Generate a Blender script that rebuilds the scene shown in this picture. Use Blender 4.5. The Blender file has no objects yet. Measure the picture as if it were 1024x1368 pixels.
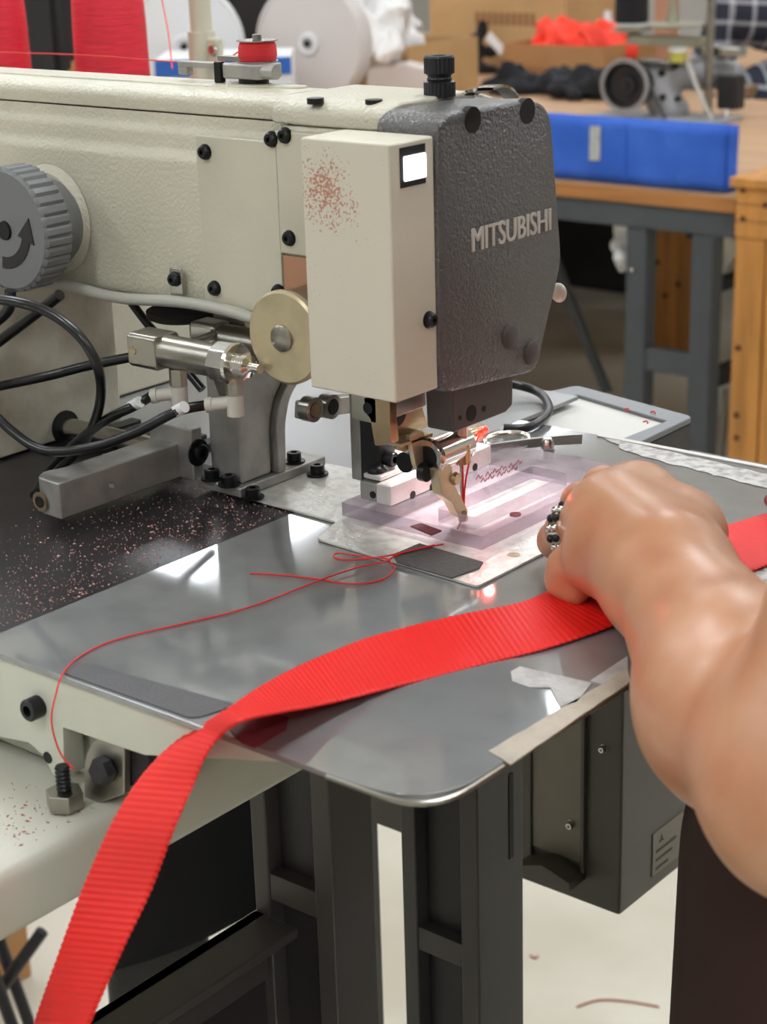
import bpy, bmesh, math, random
import numpy as np
from mathutils import Vector, Matrix

S = bpy.context.scene
COL = S.collection
random.seed(7)
RNG = np.random.default_rng(7)
R = math.radians

# ------------------------------------------------------------------ camera
# world: +X towards the operator, +Y away to the right, +Z up; z=0 is the top of the steel cover plate, needle at the origin
YAW, PITCH, ROLL, FPX, DIST = R(129.7), R(19.27), R(-1.71), 2409.0, 0.95
_f = np.array([math.cos(YAW)*math.cos(PITCH), math.sin(YAW)*math.cos(PITCH), -math.sin(PITCH)])
_r = np.array([math.sin(YAW), -math.cos(YAW), 0.0])
_u = np.cross(_r, _f)
_r2 = _r*math.cos(ROLL)+_u*math.sin(ROLL)
_u2 = -_r*math.sin(ROLL)+_u*math.cos(ROLL)
def ray(x, y): return _r2*((x-512)/FPX) - _u2*((y-684)/FPX) + _f
CAM = -ray(617, 702)*DIST
def onz(x, y, z=0.0): d = ray(x, y); return CAM+d*((z-CAM[2])/d[2])
def onx(x, y, X): d = ray(x, y); return CAM+d*((X-CAM[0])/d[0])
def ony(x, y, Y): d = ray(x, y); return CAM+d*((Y-CAM[1])/d[1])
def ondep(x, y, t): return CAM+ray(x, y)*t
cd = bpy.data.cameras.new('camera')
cam = bpy.data.objects.new('camera', cd); COL.objects.link(cam)
cd.sensor_fit = 'VERTICAL'; cd.sensor_height = 24.0; cd.lens = FPX/1368*24.0
cd.clip_start = 0.02; cd.clip_end = 60
m = Matrix.Identity(4)
for i in range(3):
    m[i][0] = _r2[i]; m[i][1] = _u2[i]; m[i][2] = -_f[i]; m[i][3] = CAM[i]
cam.matrix_world = m
cd.dof.use_dof = True; cd.dof.focus_distance = 0.96; cd.dof.aperture_fstop = 10.5
S.camera = cam

# ------------------------------------------------------------------ light and exposure
w = bpy.data.worlds.new('world'); S.world = w; w.use_nodes = True
w.node_tree.nodes['Background'].inputs[0].default_value = (0.9, 0.95, 1, 1)
w.node_tree.nodes['Background'].inputs[1].default_value = 0.15
S.view_settings.view_transform = 'Standard'; S.view_settings.look = 'None'
S.view_settings.gamma = 1.0; S.view_settings.use_curve_mapping = False
S.view_settings.exposure = 0.0
LAMP_POWER = 17.5        # emission of the fluorescent tubes' diffusers
FLOOR = -1.05; CEIL = 1.85

# ------------------------------------------------------------------ materials
def srgb(r, g, b):
    f = lambda c: (c/255/12.92 if c/255 <= 0.04045 else ((c/255+0.055)/1.055)**2.4)
    return (f(r), f(g), f(b), 1)
MATS = {}
def mat(name, col, rough=0.5, metal=0.0, bump=0.0, bscale=200.0, var=0.0, vscale=20.0, coat=0.0, col2=None, emit=None, estr=0.0,
        stretch=(1, 1, 1), detail=2.0, bdist=0.001, spec=0.5, sub=0.0, sheen=0.0, rvar=0.0):
    M = bpy.data.materials.new(name); M.use_nodes = True; N = M.node_tree; P = N.nodes['Principled BSDF']
    c = srgb(*col) if len(col) == 3 else col
    P.inputs['Base Color'].default_value = c
    P.inputs['Roughness'].default_value = rough; P.inputs['Metallic'].default_value = metal
    P.inputs['Specular IOR Level'].default_value = spec
    if coat: P.inputs['Coat Weight'].default_value = coat; P.inputs['Coat Roughness'].default_value = 0.08
    if sheen: P.inputs['Sheen Weight'].default_value = sheen
    if sub: P.inputs['Subsurface Weight'].default_value = sub; P.inputs['Subsurface Radius'].default_value = (0.012, 0.005, 0.003); P.inputs['Subsurface Scale'].default_value = 0.5
    tc = N.nodes.new('ShaderNodeTexCoord'); mp = N.nodes.new('ShaderNodeMapping'); mp.inputs['Scale'].default_value = stretch
    N.links.new(tc.outputs['Object'], mp.inputs['Vector'])
    if var or rvar:
        n = N.nodes.new('ShaderNodeTexNoise'); n.inputs['Scale'].default_value = vscale; n.inputs['Detail'].default_value = 4
        N.links.new(mp.outputs[0], n.inputs['Vector'])
        if var:
            mx = N.nodes.new('ShaderNodeMix'); mx.data_type = 'RGBA'
            c2 = srgb(*col2) if col2 else tuple(list(np.array(c[:3])*(1-var))+[1])
            mx.inputs['A'].default_value = c; mx.inputs['B'].default_value = c2
            rp = N.nodes.new('ShaderNodeMapRange'); rp.inputs['From Min'].default_value = 0.42; rp.inputs['From Max'].default_value = 0.68
            N.links.new(n.outputs['Fac'], rp.inputs['Value']); N.links.new(rp.outputs[0], mx.inputs['Factor'])
            N.links.new(mx.outputs['Result'], P.inputs['Base Color'])
        if rvar:
            r2 = N.nodes.new('ShaderNodeMapRange'); r2.inputs['To Min'].default_value = max(0.02, rough-rvar); r2.inputs['To Max'].default_value = rough+rvar
            N.links.new(n.outputs['Fac'], r2.inputs['Value']); N.links.new(r2.outputs[0], P.inputs['Roughness'])
    if bump:
        n = N.nodes.new('ShaderNodeTexNoise'); n.inputs['Scale'].default_value = bscale; n.inputs['Detail'].default_value = detail
        N.links.new(mp.outputs[0], n.inputs['Vector'])
        b = N.nodes.new('ShaderNodeBump'); b.inputs['Strength'].default_value = bump; b.inputs['Distance'].default_value = bdist
        N.links.new(n.outputs['Fac'], b.inputs['Height']); N.links.new(b.outputs[0], P.inputs['Normal'])
    if emit: P.inputs['Emission Color'].default_value = srgb(*emit); P.inputs['Emission Strength'].default_value = estr
    MATS[name] = M
    return M
mat('cream', (214, 208, 187), 0.30, bump=0.55, bscale=480, bdist=0.0014, var=0.12, vscale=9)
mat('cream_plain', (210, 204, 183), 0.38, bump=0.18, bscale=420, bdist=0.0008, var=0.10, vscale=12)
mat('cream_bed', (208, 208, 192), 0.42, bump=0.1, bscale=500, var=0.12, vscale=10)
mat('table_cream', (205, 203, 188), 0.4, bump=0.06, bscale=700, var=0.1, vscale=14)
mat('speckled', (205, 198, 180), 0.5, bump=0.3, bscale=260, var=0.35, vscale=28, col2=(168, 158, 138))
mat('face_grey', (96, 94, 93), 0.26, bump=0.75, bscale=560, bdist=0.0014, spec=0.6)
mat('block_grey', (84, 79, 77), 0.45, bump=0.15, bscale=600)
mat('wheel_grey', (122, 123, 124), 0.4, bump=0.05, bscale=500)
mat('dark_hole', (14, 13, 13), 0.6)
mat('black_oxide', (26, 26, 28), 0.35, metal=0.3)
mat('black_rubber', (20, 20, 22), 0.28, spec=0.6)
mat('black_metal', (44, 43, 46), 0.4, metal=0.3, bump=0.05)
mat('steel', (196, 194, 188), 0.22, metal=1.0, rvar=0.08, vscale=60)
mat('chrome', (225, 222, 215), 0.12, metal=1.0)
mat('stainless', (170, 166, 156), 0.3, metal=1.0, var=0.2, vscale=40)
mat('alu', (178, 176, 171), 0.48, metal=0.65, bump=0.25, bscale=900, bdist=0.0004, var=0.22, vscale=70)
mat('alu_white', (232, 228, 224), 0.42, metal=0.35, bump=0.1, bscale=700, var=0.2, vscale=60)
mat('gold', (204, 190, 156), 0.4, metal=0.7, var=0.2, vscale=60)
mat('bronze', (190, 168, 136), 0.25, metal=0.9, var=0.2, vscale=50)
mat('orange_panel', (186, 134, 104), 0.5)
mat('plate', (152, 154, 153), 0.07, metal=0.3, spec=0.8, bump=0.015, bscale=90, bdist=0.0006, rvar=0.03, vscale=35, var=0.14, coat=0.3)
mat('grey_plate', (150, 150, 149), 0.3, metal=0.2)
mat('black_plate', (44, 41, 43), 0.3, bump=0.08, bscale=500, rvar=0.1, vscale=20)
mat('needle_plate', (226, 224, 216), 0.3, metal=0.35, bump=0.5, bscale=420, bdist=0.0008, var=0.22, vscale=160)
mat('lint', (216, 172, 164), 0.8)
mat('tray_grey', (128, 131, 135), 0.4)
mat('tray_dark', (70, 66, 66), 0.5)
mat('paper', (226, 224, 218), 0.55)
mat('tape_grey', (92, 91, 93), 0.42, bump=0.3, bscale=700, var=0.15, vscale=60)
mat('tape_maroon', (124, 66, 74), 0.25, var=0.2, vscale=50)
mat('tape_beige', (196, 186, 168), 0.45, bump=0.3, bscale=500, var=0.25, vscale=60)
mat('tape_white', (196, 196, 192), 0.35, bump=0.4, bscale=350, var=0.25, vscale=90)
mat('tape_worn', (206, 204, 198), 0.4, bump=0.6, bscale=260, var=0.3, vscale=160, col2=(140, 136, 132))
mat('thread_red', (226, 42, 38), 0.6, bump=0.0)
mat('webbing', (238, 26, 20), 0.5)
mat('stand_grey', (72, 68, 66), 0.45, bump=0.06, bscale=600, var=0.1)
mat('stand_dark', (48, 44, 44), 0.5, var=0.12)
mat('control_grey', (98, 92, 86), 0.45, bump=0.05, bscale=600)
mat('label_silver', (132, 124, 112), 0.45, metal=0.2)
mat('label_ink', (66, 60, 56), 0.6)
mat('skin', (208, 154, 118), 0.33, sub=0.25, bump=0.12, bscale=420, bdist=0.0006, var=0.10, vscale=22, col2=(196, 132, 96), spec=0.6)
mat('nail', (120, 30, 36), 0.2)
mat('trousers', (60, 38, 33), 0.9, bump=0.1, bscale=1200)
mat('shirt', (60, 58, 66), 0.9)
mat('hair', (40, 30, 26), 0.7, bump=0.5, bscale=120, stretch=(1, 1, .2))
mat('silver', (220, 216, 206), 0.15, metal=1.0)
mat('cone_red', (232, 38, 58), 0.6, bump=0.6, bscale=60, stretch=(1, 1, 14), bdist=0.002, var=0.18, vscale=30)
mat('bobbin_red', (226, 40, 46), 0.6, bump=0.8, bscale=60, stretch=(1, 1, 40), bdist=0.001)
mat('wood', (206, 142, 70), 0.5, var=0.35, vscale=5, stretch=(6, 6, 0.6), bump=0.1, bscale=30)
mat('wood_bench', (190, 152, 116), 0.55, var=0.25, vscale=6, stretch=(0.5, 4, 4))
mat('wood_edge', (190, 128, 70), 0.6, var=0.3, vscale=12, stretch=(0.3, 1, 6))
mat('knot', (92, 50, 24), 0.6)
mat('bench_steel', (78, 82, 86), 0.45, var=0.12)
mat('blue_fabric', (60, 112, 216), 0.75, bump=0.1, bscale=900, var=0.15, vscale=8, col2=(44, 96, 200))
mat('cardboard', (196, 158, 108), 0.75, var=0.12, vscale=7)
mat('cardboard_dark', (180, 132, 84), 0.75, var=0.12, vscale=7)
mat('card_print', (142, 98, 62), 0.8)
mat('white_fabric', (232, 230, 228), 0.85, bump=0.2, bscale=60)
mat('red_fabric', (250, 70, 50), 0.8, bump=0.2, bscale=60)
mat('black_fabric', (28, 28, 32), 0.9, bump=0.2, bscale=60)
mat('mesh_fabric', (92, 90, 87), 0.85, bump=0.8, bscale=900, bdist=0.001, var=0.3, vscale=500)
mat('white_plastic', (232, 232, 232), 0.35)
mat('pale_plastic', (214, 206, 202), 0.45)
mat('blue_print', (42, 100, 186), 0.5)
mat('green_mat', (150, 182, 164), 0.4)
mat('olive', (150, 146, 124), 0.5)
mat('machine_grey', (150, 149, 150), 0.35, var=0.15, vscale=14)
mat('yellow_oil', (196, 190, 90), 0.2)
mat('tan_wood', (186, 140, 112), 0.6)
mat('ceiling_white', (232, 230, 224), 0.9)
mat('wall_paint', (188, 184, 176), 0.85, var=0.05, vscale=1.5)
mat('lamp', (255, 252, 245), 0.5, emit=(240, 247, 255), estr=LAMP_POWER)
mat('indicator', (250, 250, 255), 0.3, emit=(240, 244, 255), estr=2.2)
mat('red_led', (255, 40, 30), 0.3, emit=(255, 30, 24), estr=6.0)
mat('cable_grey', (186, 184, 174), 0.4)
mat('fitting', (206, 200, 188), 0.4)
mat('hose_tag', (232, 232, 230), 0.5)
mat('letter_white', (206, 202, 192), 0.4)
mat('arrow_ink', (40, 38, 40), 0.5)
mat('dust_red', (170, 72, 62), 0.9)
mat('ink', (110, 40, 50), 0.7)
mat('boxdark', (34, 31, 31), 0.8)

def mat_floor():
    M = mat('floor_vinyl', (216, 210, 194), 0.45, var=0.25, vscale=2.2, col2=(188, 180, 160), bump=0.05, bscale=20)
    return M
mat_floor()
def mat_acrylic(name, trc, dfc, dmin, dmax, gl_add):
    M = bpy.data.materials.new(name); M.use_nodes = True; N = M.node_tree; N.nodes.clear()
    out = N.nodes.new('ShaderNodeOutputMaterial')
    tr = N.nodes.new('ShaderNodeBsdfTransparent'); tr.inputs[0].default_value = trc
    gl = N.nodes.new('ShaderNodeBsdfGlossy'); gl.inputs['Roughness'].default_value = 0.08
    df = N.nodes.new('ShaderNodeBsdfDiffuse'); df.inputs[0].default_value = dfc
    tc = N.nodes.new('ShaderNodeTexCoord'); nz = N.nodes.new('ShaderNodeTexNoise'); nz.inputs['Scale'].default_value = 70; nz.inputs['Detail'].default_value = 6
    N.links.new(tc.outputs['Object'], nz.inputs['Vector'])
    mr = N.nodes.new('ShaderNodeMapRange'); mr.inputs['From Min'].default_value = 0.35; mr.inputs['From Max'].default_value = 0.75; mr.inputs['To Min'].default_value = dmin; mr.inputs['To Max'].default_value = dmax
    N.links.new(nz.outputs['Fac'], mr.inputs['Value'])
    m1 = N.nodes.new('ShaderNodeMixShader'); N.links.new(mr.outputs[0], m1.inputs[0]); N.links.new(tr.outputs[0], m1.inputs[1]); N.links.new(df.outputs[0], m1.inputs[2])
    lw = N.nodes.new('ShaderNodeLayerWeight'); lw.inputs[0].default_value = 0.5
    pw_ = N.nodes.new('ShaderNodeMath'); pw_.operation = 'POWER'; pw_.inputs[1].default_value = 4.0; N.links.new(lw.outputs['Facing'], pw_.inputs[0])
    fr = N.nodes.new('ShaderNodeMath'); fr.operation = 'MULTIPLY_ADD'; fr.inputs[1].default_value = 0.5; fr.inputs[2].default_value = gl_add; N.links.new(pw_.outputs[0], fr.inputs[0])
    m2 = N.nodes.new('ShaderNodeMixShader'); N.links.new(fr.outputs[0], m2.inputs[0]); N.links.new(m1.outputs[0], m2.inputs[1]); N.links.new(gl.outputs[0], m2.inputs[2])
    N.links.new(m2.outputs[0], out.inputs[0]); MATS[name] = M
mat_acrylic('acrylic', (0.95, 0.91, 0.95, 1), (0.78, 0.68, 0.74, 1), 0.06, 0.18, 0.03)
mat_acrylic('acrylic_edge', (0.74, 0.69, 0.75, 1), (0.44, 0.40, 0.46, 1), 0.16, 0.32, 0.06)
def mat_plaid():
    M = bpy.data.materials.new('plaid'); M.use_nodes = True; N = M.node_tree; P = N.nodes['Principled BSDF']; P.inputs['Roughness'].default_value = 0.9
    tc = N.nodes.new('ShaderNodeTexCoord'); sp = N.nodes.new('ShaderNodeSeparateXYZ'); N.links.new(tc.outputs['Object'], sp.inputs[0])
    def stripe(a, freq, wd):
        mu = N.nodes.new('ShaderNodeMath'); mu.operation = 'MULTIPLY'; mu.inputs[1].default_value = freq; N.links.new(a, mu.inputs[0])
        fr = N.nodes.new('ShaderNodeMath'); fr.operation = 'FRACT'; N.links.new(mu.outputs[0], fr.inputs[0])
        lt = N.nodes.new('ShaderNodeMath'); lt.operation = 'LESS_THAN'; lt.inputs[1].default_value = wd; N.links.new(fr.outputs[0], lt.inputs[0]); return lt.outputs[0]
    ad = N.nodes.new('ShaderNodeMath'); ad.operation = 'ADD'; N.links.new(sp.outputs['X'], ad.inputs[0]); N.links.new(sp.outputs['Y'], ad.inputs[1])
    s1 = stripe(ad.outputs[0], 15.0, 0.2); s2 = stripe(sp.outputs['Z'], 16.0, 0.2)
    sm = N.nodes.new('ShaderNodeMath'); sm.operation = 'ADD'; N.links.new(s1, sm.inputs[0]); N.links.new(s2, sm.inputs[1])
    hf = N.nodes.new('ShaderNodeMath'); hf.operation = 'MULTIPLY'; hf.inputs[1].default_value = 0.5; N.links.new(sm.outputs[0], hf.inputs[0])
    mx = N.nodes.new('ShaderNodeMix'); mx.data_type = 'RGBA'; mx.inputs['A'].default_value = srgb(42, 46, 60); mx.inputs['B'].default_value = srgb(205, 206, 212)
    N.links.new(hf.outputs[0], mx.inputs['Factor']); N.links.new(mx.outputs['Result'], P.inputs['Base Color']); MATS['plaid'] = M
mat_plaid()

# ------------------------------------------------------------------ mesh helpers
V = lambda p: Vector((float(p[0]), float(p[1]), float(p[2])))
class B:
    def __init__(s): s.bm = bmesh.new()
    def box(s, lo, hi):
        x0, y0, z0 = lo; x1, y1, z1 = hi
        v = [s.bm.verts.new(p) for p in ((x0,y0,z0),(x1,y0,z0),(x1,y1,z0),(x0,y1,z0),(x0,y0,z1),(x1,y0,z1),(x1,y1,z1),(x0,y1,z1))]
        for f in ((3,2,1,0),(4,5,6,7),(0,1,5,4),(1,2,6,5),(2,3,7,6),(3,0,4,7)): s.bm.faces.new([v[i] for i in f])
        return s
    def obox(s, c, ax, ay, az):
        c, ax, ay, az = V(c), V(ax), V(ay), V(az)
        P = [c-ax-ay-az, c+ax-ay-az, c+ax+ay-az, c-ax+ay-az, c-ax-ay+az, c+ax-ay+az, c+ax+ay+az, c-ax+ay+az]
        v = [s.bm.verts.new(p) for p in P]
        for f in ((3,2,1,0),(4,5,6,7),(0,1,5,4),(1,2,6,5),(2,3,7,6),(3,0,4,7)): s.bm.faces.new([v[i] for i in f])
        return s
    def bar(s, p0, p1, w, h, up=(0, 0, 1)):
        p0, p1 = V(p0), V(p1); d = (p1-p0); a = d/2; n = d.normalized(); sd = n.cross(V(up)).normalized(); u = sd.cross(n)
        return s.obox((p0+p1)/2, a, sd*(w/2), u*(h/2))
    def rings(s, loops, cap=True, close=True):
        rs = [[s.bm.verts.new(V(p)) for p in l] for l in loops]; n = len(rs[0])
        for a, b in zip(rs, rs[1:]):
            for i in range(n if close else n-1): s.bm.faces.new((a[i], a[(i+1) % n], b[(i+1) % n], b[i]))
        if cap: s.bm.faces.new(rs[0][::-1]); s.bm.faces.new(rs[-1])
        return s
    def cyl(s, p0, p1, r0, r1=None, seg=24, cap=True):
        return s.lathe(p0, p1, [(0, r0), (1, r0 if r1 is None else r1)], seg, cap, rel=True)
    def lathe(s, p0, p1, prof, seg=28, cap=True, rel=False):
        # prof: (distance along axis, radius)
        p0, p1 = V(p0), V(p1); d = p1-p0; L = d.length; n = d.normalized()
        a = n.cross(Vector((0, 0, 1)) if abs(n.z) < 0.9 else Vector((1, 0, 0))).normalized(); b = n.cross(a)
        loops = []
        for t, r in prof:
            c = p0+n*(t*L if rel else t)
            loops.append([c+(a*math.cos(2*math.pi*i/seg)+b*math.sin(2*math.pi*i/seg))*max(r, 1e-5) for i in range(seg)])
        return s.rings(loops, cap)
    def tube(s, pts, r, seg=10, sub=6, cap=True):
        P = spline([V(p) for p in pts], sub) if sub > 1 else [V(p) for p in pts]
        loops = []; t0 = (P[1]-P[0]).normalized(); a = t0.orthogonal().normalized()
        for i, p in enumerate(P):
            t = (P[min(i+1, len(P)-1)]-P[max(i-1, 0)]).normalized()
            a = (a-t*a.dot(t)).normalized(); b = t.cross(a)
            loops.append([p+(a*math.cos(2*math.pi*k/seg)+b*math.sin(2*math.pi*k/seg))*r for k in range(seg)])
        return s.rings(loops, cap)
    def prism(s, poly, axis, a, b):
        def P(p, t): return {'x': (t, p[0], p[1]), 'y': (p[0], t, p[1]), 'z': (p[0], p[1], t)}[axis]
        return s.rings([[P(p, a) for p in poly], [P(p, b) for p in poly]])
    def ring_prism(s, outer, inner, z0, z1):      # flat frame: two rings with the same number of points, extruded in z
        n = len(outer); L = []
        for poly, z in ((outer, z0), (outer, z1), (inner, z1), (inner, z0)): L.append([s.bm.verts.new((p[0], p[1], z)) for p in poly])
        for k in range(4):
            a, b = L[k], L[(k+1) % 4]
            for i in range(n): s.bm.faces.new((a[i], a[(i+1) % n], b[(i+1) % n], b[i]))
        return s
    def sphere(s, c, r, seg=16, sc=(1, 1, 1)):
        mt = Matrix.Translation(V(c)) @ Matrix.Diagonal((sc[0], sc[1], sc[2], 1))
        bmesh.ops.create_uvsphere(s.bm, u_segments=seg, v_segments=seg//2+2, radius=r, matrix=mt); return s
    def mesh(s, name):
        bmesh.ops.recalc_face_normals(s.bm, faces=s.bm.faces)
        me = bpy.data.meshes.new(name); s.bm.to_mesh(me); s.bm.free(); return me
    def out(s, name, material, parent=None, bev=0.0, smooth=40, label=None, seg=2):
        return link(name, s.mesh(name), material, parent, bev, smooth, label, seg)
def link(name, me, material, parent=None, bev=0.0, smooth=40, label=None, seg=2):
    o = bpy.data.objects.new(name, me); COL.objects.link(o)
    if not isinstance(material, (list, tuple)): material = [material]
    for k in material: me.materials.append(MATS[k] if isinstance(k, str) else k)
    if smooth:
        me.shade_smooth(); me.set_sharp_from_angle(angle=R(smooth))
    if bev:
        b = o.modifiers.new('bevel', 'BEVEL'); b.width = bev; b.segments = seg; b.limit_method = 'ANGLE'; b.angle_limit = R(38); b.harden_normals = bool(smooth)
    if parent is not None: adopt(o, parent)
    if label: o['label'] = label
    return o
ROOTM = {}
def absm(o): return ROOTM.get(o.name, Matrix.Identity(4))
def adopt(o, parent):
    o.parent = parent; o.matrix_parent_inverse = absm(parent).inverted()
def thing(name, label, cat, loc=(0, 0, 0), group=None):
    o = bpy.data.objects.new(name, None); COL.objects.link(o); o.empty_display_size = 0.02
    o.location = V(loc); ROOTM[o.name] = Matrix.Translation(V(loc))
    return tag(o, label, cat, group)
def tag(o, label, cat, group=None, kind=None):
    o['label'] = label; o['category'] = cat
    if group: o['group'] = group
    if kind: o['kind'] = kind
    return o
def struct(o): o['kind'] = 'structure'; return o
def kids(o): return [c for c in bpy.data.objects if c.parent == o]
def dup(o, off, parent=None):
    c = o.copy(); COL.objects.link(c)
    if parent is None: c.location = o.location+V(off); ROOTM[c.name] = Matrix.Translation(c.location)
    else: c.parent = parent
    for k in kids(o): dup(k, off, c)
    return c
def spline(P, sub):
    out = []
    for i in range(len(P)-1):
        p0, p1, p2, p3 = P[max(i-1, 0)], P[i], P[i+1], P[min(i+2, len(P)-1)]
        for k in range(sub):
            t = k/sub
            out.append(0.5*((2*p1)+(p2-p0)*t+(2*p0-5*p1+4*p2-p3)*t*t+(3*p1-p0-3*p2+p3)*t*t*t))
    return out+[P[-1]]
def rpoly(pts, rad, seg=5):
    out = []; n = len(pts)
    for i, p in enumerate(pts):
        r = rad[i] if isinstance(rad, (list, tuple)) else rad
        a = Vector(pts[i-1]); b = Vector(p); c = Vector(pts[(i+1) % n])
        if r <= 0: out.append(tuple(b)); continue
        d1 = (a-b); d2 = (c-b); k = min(r, d1.length*0.48, d2.length*0.48); q0 = b+d1.normalized()*k; q1 = b+d2.normalized()*k
        for j in range(seg+1):
            t = j/seg; out.append(tuple(q0*(1-t)**2+b*2*t*(1-t)+q1*t*t))
    return out
def ypoly(px, Y): return [(float(p[0]), float(p[2])) for p in (ony(u, v, Y) for u, v in px)]
def xpoly(px, X): return [(float(p[1]), float(p[2])) for p in (onx(u, v, X) for u, v in px)]
def zpoly(px, z): return [(float(p[0]), float(p[1])) for p in (onz(u, v, z) for u, v in px)]
def text_mesh(txt, size, mapf, ext=0.0003, off=0.0, sx=1.0):
    cu = bpy.data.curves.new('t', 'FONT'); cu.body = txt; cu.size = size; cu.extrude = ext; cu.offset = off; cu.resolution_u = 3
    o = bpy.data.objects.new('t', cu); COL.objects.link(o); dg = bpy.context.evaluated_depsgraph_get(); dg.update()
    me = bpy.data.meshes.new_from_object(o.evaluated_get(dg)); bpy.data.objects.remove(o)
    for v in me.vertices: v.co = V(mapf(v.co.x*sx, v.co.y, v.co.z))
    me.materials.clear()
    return me
# signed distance bodies -> one continuous surface (surface nets)
def sdf_mesh(name, prims, k, vox, noise=None):
    pts = np.array([p for q in prims for p in (q[0], q[1])], float); rad = max(max(q[2], q[3]) for q in prims)
    lo = pts.min(0)-rad-3*vox; hi = pts.max(0)+rad+3*vox
    n = np.ceil((hi-lo)/vox).astype(int)+1
    ax = [lo[i]+vox*np.arange(n[i]) for i in range(3)]
    D = np.full(tuple(n), 1e3)
    for q in prims:
        a, b, ra, rb = np.array(q[0], float), np.array(q[1], float), q[2], q[3]; kk = q[4] if len(q) > 4 else k
        rm = max(ra, rb)+4*kk+2*vox
        l = np.minimum(a, b)-rm; h = np.maximum(a, b)+rm
        sl = tuple(slice(max(0, int((l[i]-lo[i])/vox)), min(n[i], int((h[i]-lo[i])/vox)+2)) for i in range(3))
        X, Y, Z = np.meshgrid(*[ax[i][sl[i]] for i in range(3)], indexing='ij')
        P = np.stack([X, Y, Z], -1); ba = b-a; L = max((ba*ba).sum(), 1e-12)
        t = np.clip(((P-a)@ba)/L, 0, 1)
        d = np.linalg.norm(P-a-t[..., None]*ba, axis=-1)-(ra+(rb-ra)*t)
        O = D[sl]; hh = np.clip(0.5+0.5*(O-d)/kk, 0, 1)
        D[sl] = O*(1-hh)+d*hh-kk*hh*(1-hh)
    if noise is not None:
        X, Y, Z = np.meshgrid(*ax, indexing='ij'); D = D+noise(X, Y, Z)
    ins = D < 0; nx, ny, nz = D.shape
    acc = np.zeros((nx-1, ny-1, nz-1, 3)); cnt = np.zeros((nx-1, ny-1, nz-1))
    G = np.stack(np.meshgrid(np.arange(nx-1), np.arange(ny-1), np.arange(nz-1), indexing='ij'), -1)
    C = [(i, j, l) for i in (0, 1) for j in (0, 1) for l in (0, 1)]
    for c0 in C:
        for d in range(3):
            if c0[d]: continue
            c1 = list(c0); c1[d] = 1
            s0 = D[c0[0]:nx-1+c0[0], c0[1]:ny-1+c0[1], c0[2]:nz-1+c0[2]]; s1 = D[c1[0]:nx-1+c1[0], c1[1]:ny-1+c1[1], c1[2]:nz-1+c1[2]]
            ch = (s0 < 0) != (s1 < 0); t = np.where(ch, s0/np.where(s0 == s1, 1, s0-s1), 0)
            for e in range(3): acc[..., e] += np.where(ch, c0[e]+(t if e == d else 0), 0)
            cnt += ch
    act = cnt > 0; idx = np.full(act.shape, -1); idx[act] = np.arange(act.sum())
    vs = (G[act]+acc[act]/cnt[act][:, None])*vox+lo
    faces = []
    for d in range(3):
        e1, e2 = (d+1) % 3, (d+2) % 3
        sl0 = [slice(1, -1)]*3; sl0[d] = slice(0, -1); s1 = [slice(1, -1)]*3; s1[d] = slice(1, None)
        a = ins[tuple(sl0)]; b = ins[tuple(s1)]; w = np.argwhere(a != b)
        fl = a[tuple(w.T)]; base = w.copy()
        for e in (e1, e2): base[:, e] += 1
        q = []
        for o1, o2 in ((-1, -1), (0, -1), (0, 0), (-1, 0)):
            c = base.copy(); c[:, e1] += o1; c[:, e2] += o2; q.append(idx[tuple(c.T)])
        q = np.stack(q, 1); q[~fl] = q[~fl][:, ::-1]; faces.append(q)
    F = np.concatenate(faces); F = F[(F >= 0).all(1)]
    me = bpy.data.meshes.new(name); me.from_pydata(vs.tolist(), [], F.tolist()); me.update(); me.shade_smooth()
    return me
def smooth_mod(o, it=6, f=0.5):
    s = o.modifiers.new('smooth', 'SMOOTH'); s.iterations = it; s.factor = f
    return o
def cap_screw(p, axis, parent, r=0.0042, h=0.004, m='black_oxide', name='screw'):
    p = V(p); a = V(axis).normalized(); b = B()
    b.lathe(p-a*0.0004, p+a*h, [(0, r*1.15), (0.0008, r*1.15), (0.0009, r), (h*0.7, r), (h, r*0.75), (h, r*0.35), (h*0.55, r*0.33)], 16)
    return b.out(name, m, parent, smooth=35)
def hex_socket(p, axis, parent, r=0.0045, h=0.006, m='black_oxide', name='bolt', washer=True):
    p = V(p); a = V(axis).normalized(); b = B()
    pr = ([(0, r*1.5), (0.001, r*1.5), (0.001, r)] if washer else [(0, r)])+[(h-0.0006, r), (h, r*0.88), (h, r*0.5), (h*0.45, r*0.48)]
    b.lathe(p, p+a*h, pr, 18); return b.out(name, m, parent, smooth=35)

# ================================================================== the setting
X0, X1, Y0, Y1 = -7.0, 3.2, -3.4, 8.2
o = struct(B().box((X0, Y0, FLOOR-0.05), (X1, Y1, FLOOR)).out('floor', 'floor_vinyl', smooth=0))
struct(B().box((X0, Y0, CEIL), (X1, Y1, CEIL+0.05)).out('ceiling', 'ceiling_white', smooth=0))
struct(B().box((X0-0.1, Y0, FLOOR), (X0, Y1, CEIL)).out('wall_left', 'wall_paint', smooth=0))
struct(B().box((X1, Y0, FLOOR), (X1+0.1, Y1, CEIL)).out('wall_right', 'wall_paint', smooth=0))
struct(B().box((X0, Y1, FLOOR), (X1, Y1+0.1, CEIL)).out('wall_back', 'wall_paint', smooth=0))
struct(B().box((X0, Y0-0.1, FLOOR), (X1, Y0, CEIL)).out('wall_front', 'wall_paint', smooth=0))
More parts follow.
